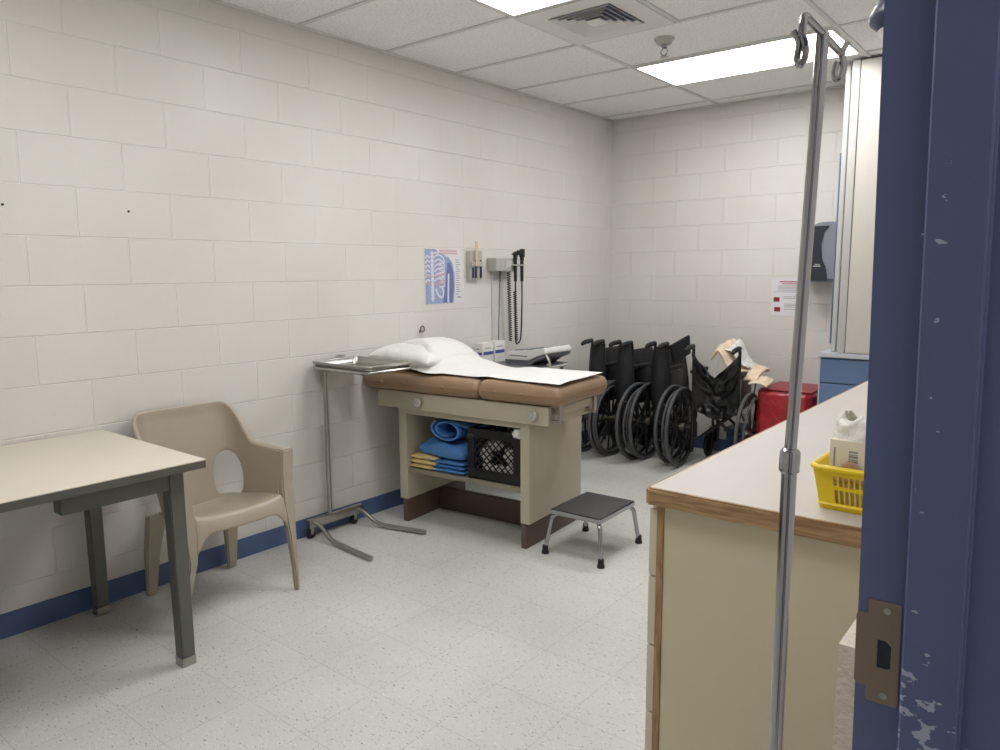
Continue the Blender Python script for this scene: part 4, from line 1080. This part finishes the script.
obj('oak_edge', b, m_oakh, t, label='oak edge banding')
b = nb(); box(b, (CX+.0125, CY+.0125, CZ-.0445), (XR-.004, CYB-.001, CZ-.0305)); obj('substrate', b, m_oak, t, False)

# yellow basket
t = thing('storage_basket', 'yellow plastic basket on the countertop beside the door frame', 'basket', (3.003, -3.85, CZ+.0005), R(-1))
bw, bd, bh = .25, .20, .102
def wallp(a0, b0, a1, b1, name, face):
    """one slotted wall; a0..: bottom & top endpoints in xy"""
    b = nb(); nu, nv = 60, 12
    def f(u, v):
        x = (a0[0]+(b0[0]-a0[0])*u)*(1-v)+(a1[0]+(b1[0]-a1[0])*u)*v; y = (a0[1]+(b0[1]-a0[1])*u)*(1-v)+(a1[1]+(b1[1]-a1[1])*u)*v
        return Vector((x, y, bh*v))
    def sk(u, v):
        i = int(u*nu); j = int(v*nv)
        return 10 <= i <= 50 and (i-10) % 3 != 2 and (2 <= j <= 5 or 7 <= j <= 9)
    grid(b, nu, nv, f, sk); return b
tk = .016
B4 = [(-bw/2+tk, -bd/2+tk), (bw/2-tk, -bd/2+tk), (bw/2-tk, bd/2-tk), (-bw/2+tk, bd/2-tk)]
T4 = [(-bw/2, -bd/2), (bw/2, -bd/2), (bw/2, bd/2), (-bw/2, bd/2)]
b = nb()
for k in range(4):
    w2 = wallp(B4[k], B4[(k+1) % 4], T4[k], T4[(k+1) % 4], 'w', 0); me = bpy.data.meshes.new('tmp'); w2.to_mesh(me); w2.free(); b.from_mesh(me); bpy.data.meshes.remove(me)
bmesh.ops.remove_doubles(b, verts=b.verts[:], dist=1e-4)
b.faces.new([b.verts.new((x, y, .002)) for x, y in B4])
obj('slotted_body', b, m_yel, t, False, solid=.003)
b = nb()
tube(b, [(x, y, bh) for x, y in rrect(-bw/2-.004, bw/2+.004, -bd/2-.004, bd/2+.004, .02)], .0075, 8, closed=True); obj('rolled_rim', b, m_yel, t)
b = nb(); tube(b, [(x, y, .012) for x, y in rrect(-bw/2+.012, bw/2-.012, -bd/2+.012, bd/2-.012, .012)], .005, 6, closed=True); obj('foot_rim', b, m_yel, t)
t = thing('dressing_box', 'cream carton of wrapped dressings standing in the yellow basket', 'box', (2.965, -3.862, CZ+.006), R(-4))
b = nb(); box(b, (-.062, -.05, .004), (.085, .045, .158), .002); c_ = obj('carton', b, m_box, t)
b = nb()
for k in range(9): box(b, (-.018, -.0508, .085+k*.0058), (.002, -.0502, .085+k*.0058+(.0022 if k % 2 else .0042)))
box(b, (-.0175, -.0506, .085), (-.017, -.0502, .136)); obj('barcode', b, m_txtg, c_, False)
b = nb(); box(b, (-.052, -.0508, .095), (-.049, -.0502, .14)); obj('printed_line', b, m_txtg, c_, False)
b = nb(); box(b, (.038, -.0508, .135), (.049, -.0502, .145)); obj('red_mark', b, m_redink, c_, False)
b = nb(); box(b, (.036, -.0508, .075), (.040, -.0502, .125)); box(b, (.048, -.0508, .08), (.051, -.0502, .12)); obj('printed_line', b, mat('orange_print', (205, 150, 110), .6), c_, False)
b = nb()
def bag(a, c):
    th = a*2*math.pi; z = .13+.085*c
    rr1 = (.070+.012*math.sin(c*math.pi))*(1-.22*c)+.016*noise.noise(Vector((math.cos(th)*2, math.sin(th)*2, c*3)))
    return Vector((.010+rr1*math.cos(th)*1.1, -.0+rr1*.62*math.sin(th), z+.035*noise.noise(Vector((math.cos(th)*3, math.sin(th)*3, 5)))*c))
grid(b, 44, 14, bag); bmesh.ops.remove_doubles(b, verts=b.verts[:], dist=1e-4)
obj('clear_wrap', b, mat('milky_wrap', (240, 239, 230), .25, var=.1, scale=50, bump=.9, bscale=50, bdist=.008, coat=.3), t, solid=.001, sub=1, label='crinkled clear plastic wrap')
b = nb(); grid(b, 8, 6, lambda a, c: Vector((-.055+.10*a, -.068+.01*c, .062+.055*c*(1-abs(a-.45)*1.5))));
o = obj('cardboard_flap', b, mat('brown_card', (176, 140, 112), .8), t, solid=.002)

# foam slab against the right wall between the counter and the door frame
b = nb(); box(b, (3.098, -4.572, 0), (XR-.008, -4.22, .892), .004, 2)
o = obj('foam_slab', b, m_foam, None, sub=0); tag(o, 'rough white foam slab standing behind the blue door frame', 'foam slab')

# wall lamp sliver above
t = thing('exam_lamp', 'white cone lamp with dark rim, top right beside the door frame', 'lamp', (3.103, -4.375, 1.846))
b = nb(); lathe(b, [(.012, -.09), (.018, -.075), (.028, -.04), (.042, -.008), (.046, .0)], (0, 0, 0), 28); obj('cone_body', b, m_white, t)
b = nb(); lathe(b, [(.044, .0), (.058, .012), (.06, .022), (.048, .045), (.03, .06)], (0, 0, 0), 28); obj('rim', b, mat('dark_blue_rim', (62, 72, 100), .35), t)
b = nb(); tube(b, bend([(0, 0, -.085), (0, 0, -.11), (.076, 0, -.11)], .02), .009, 8); lathe(b, [(.022, .068), (.022, .0825)], (0, 0, -.11), 20, 'X'); obj('wall_bracket', b, m_white, t)

# ================================================================ IV POLE
PX, PY = 3.028, -4.627
t = thing('iv_pole', 'chrome IV pole with two hooks standing before the countertop', 'IV pole', (PX, PY, 0))
# the pole leans a little
q_ = Vector((.040, .032, 1.8)).normalized(); LEAN = Matrix.Translation((-.0263, -.021, 0)) @ Vector((0, 0, 1)).rotation_difference(q_).to_matrix().to_4x4()
b = nb(); cyl(b, (0, 0, .06), (0, 0, 1.20), .0112, seg=20); obj('lower_tube', b, m_chrome, t)
b = nb(); cyl(b, (0, 0, 1.18), (0, 0, 1.795), .0088, seg=20); obj('upper_tube', b, m_chrome, t).matrix_local = LEAN
b = nb(); lathe(b, [(.0118, 1.166), (.0148, 1.169), (.0148, 1.198), (.0125, 1.202), (.009, 1.204)], (0, 0, 0), 20); obj('lock_collar', b, m_chrome, t).matrix_local = LEAN
b = nb(); tube(b, bend([(0, -.088, 1.768), (0, -.088, 1.797), (0, 0, 1.793), (0, .098, 1.790)], .016, 6), .0054, 10); obj('hook_bar', b, m_chrome, t).matrix_local = LEAN
for y, s_ in ((-.088, 1), (.095, -1)):
    b = nb()
    if s_ > 0: P = [(0, y, 1.772), (.006, y-.003, 1.757), (.007, y-.003, 1.742), (.001, y-.001, 1.733), (-.005, y+.002, 1.742), (-.004, y+.003, 1.762), (-.012, y+.002, 1.778)]
    else: P = [(.004, y+.010, 1.806), (.001, y+.002, 1.790), (.006, y-.003, 1.770), (.004, y-.006, 1.755), (-.003, y-.006, 1.752), (-.006, y-.004, 1.764), (-.004, y-.002, 1.778)]
    tube(b, smooth_path(P, 6), .0046, 8); obj('hook', b, m_chrome, t).matrix_local = LEAN
b = nb(); lathe(b, [(.03, .05), (.03, .075), (.018, .09), (.012, .10)], (0, 0, 0), 20); obj('base_hub', b, m_chrome, t)
for k in range(4):
    a = R(45+90*k); dx, dy = math.cos(a), math.sin(a)
    if dy > 0 and dx > 0: ln = .125
    else: ln = .155
    b = nb(); tube(b, smooth_path([(dx*.02, dy*.02, .065), (dx*ln*.6, dy*ln*.6, .06), (dx*ln, dy*ln, .045)], 4), .009, 8); l = obj('leg', b, m_chrome, t)
    b = nb(); lathe(b, [(.006, -.008), (.017, -.007), (.019, 0), (.017, .007), (.006, .008)], (dx*ln, dy*ln, .019), 16, 'X'); cyl(b, (dx*ln, dy*ln, .02), (dx*ln, dy*ln, .05), .005, seg=8); obj('caster', b, m_blk, l)
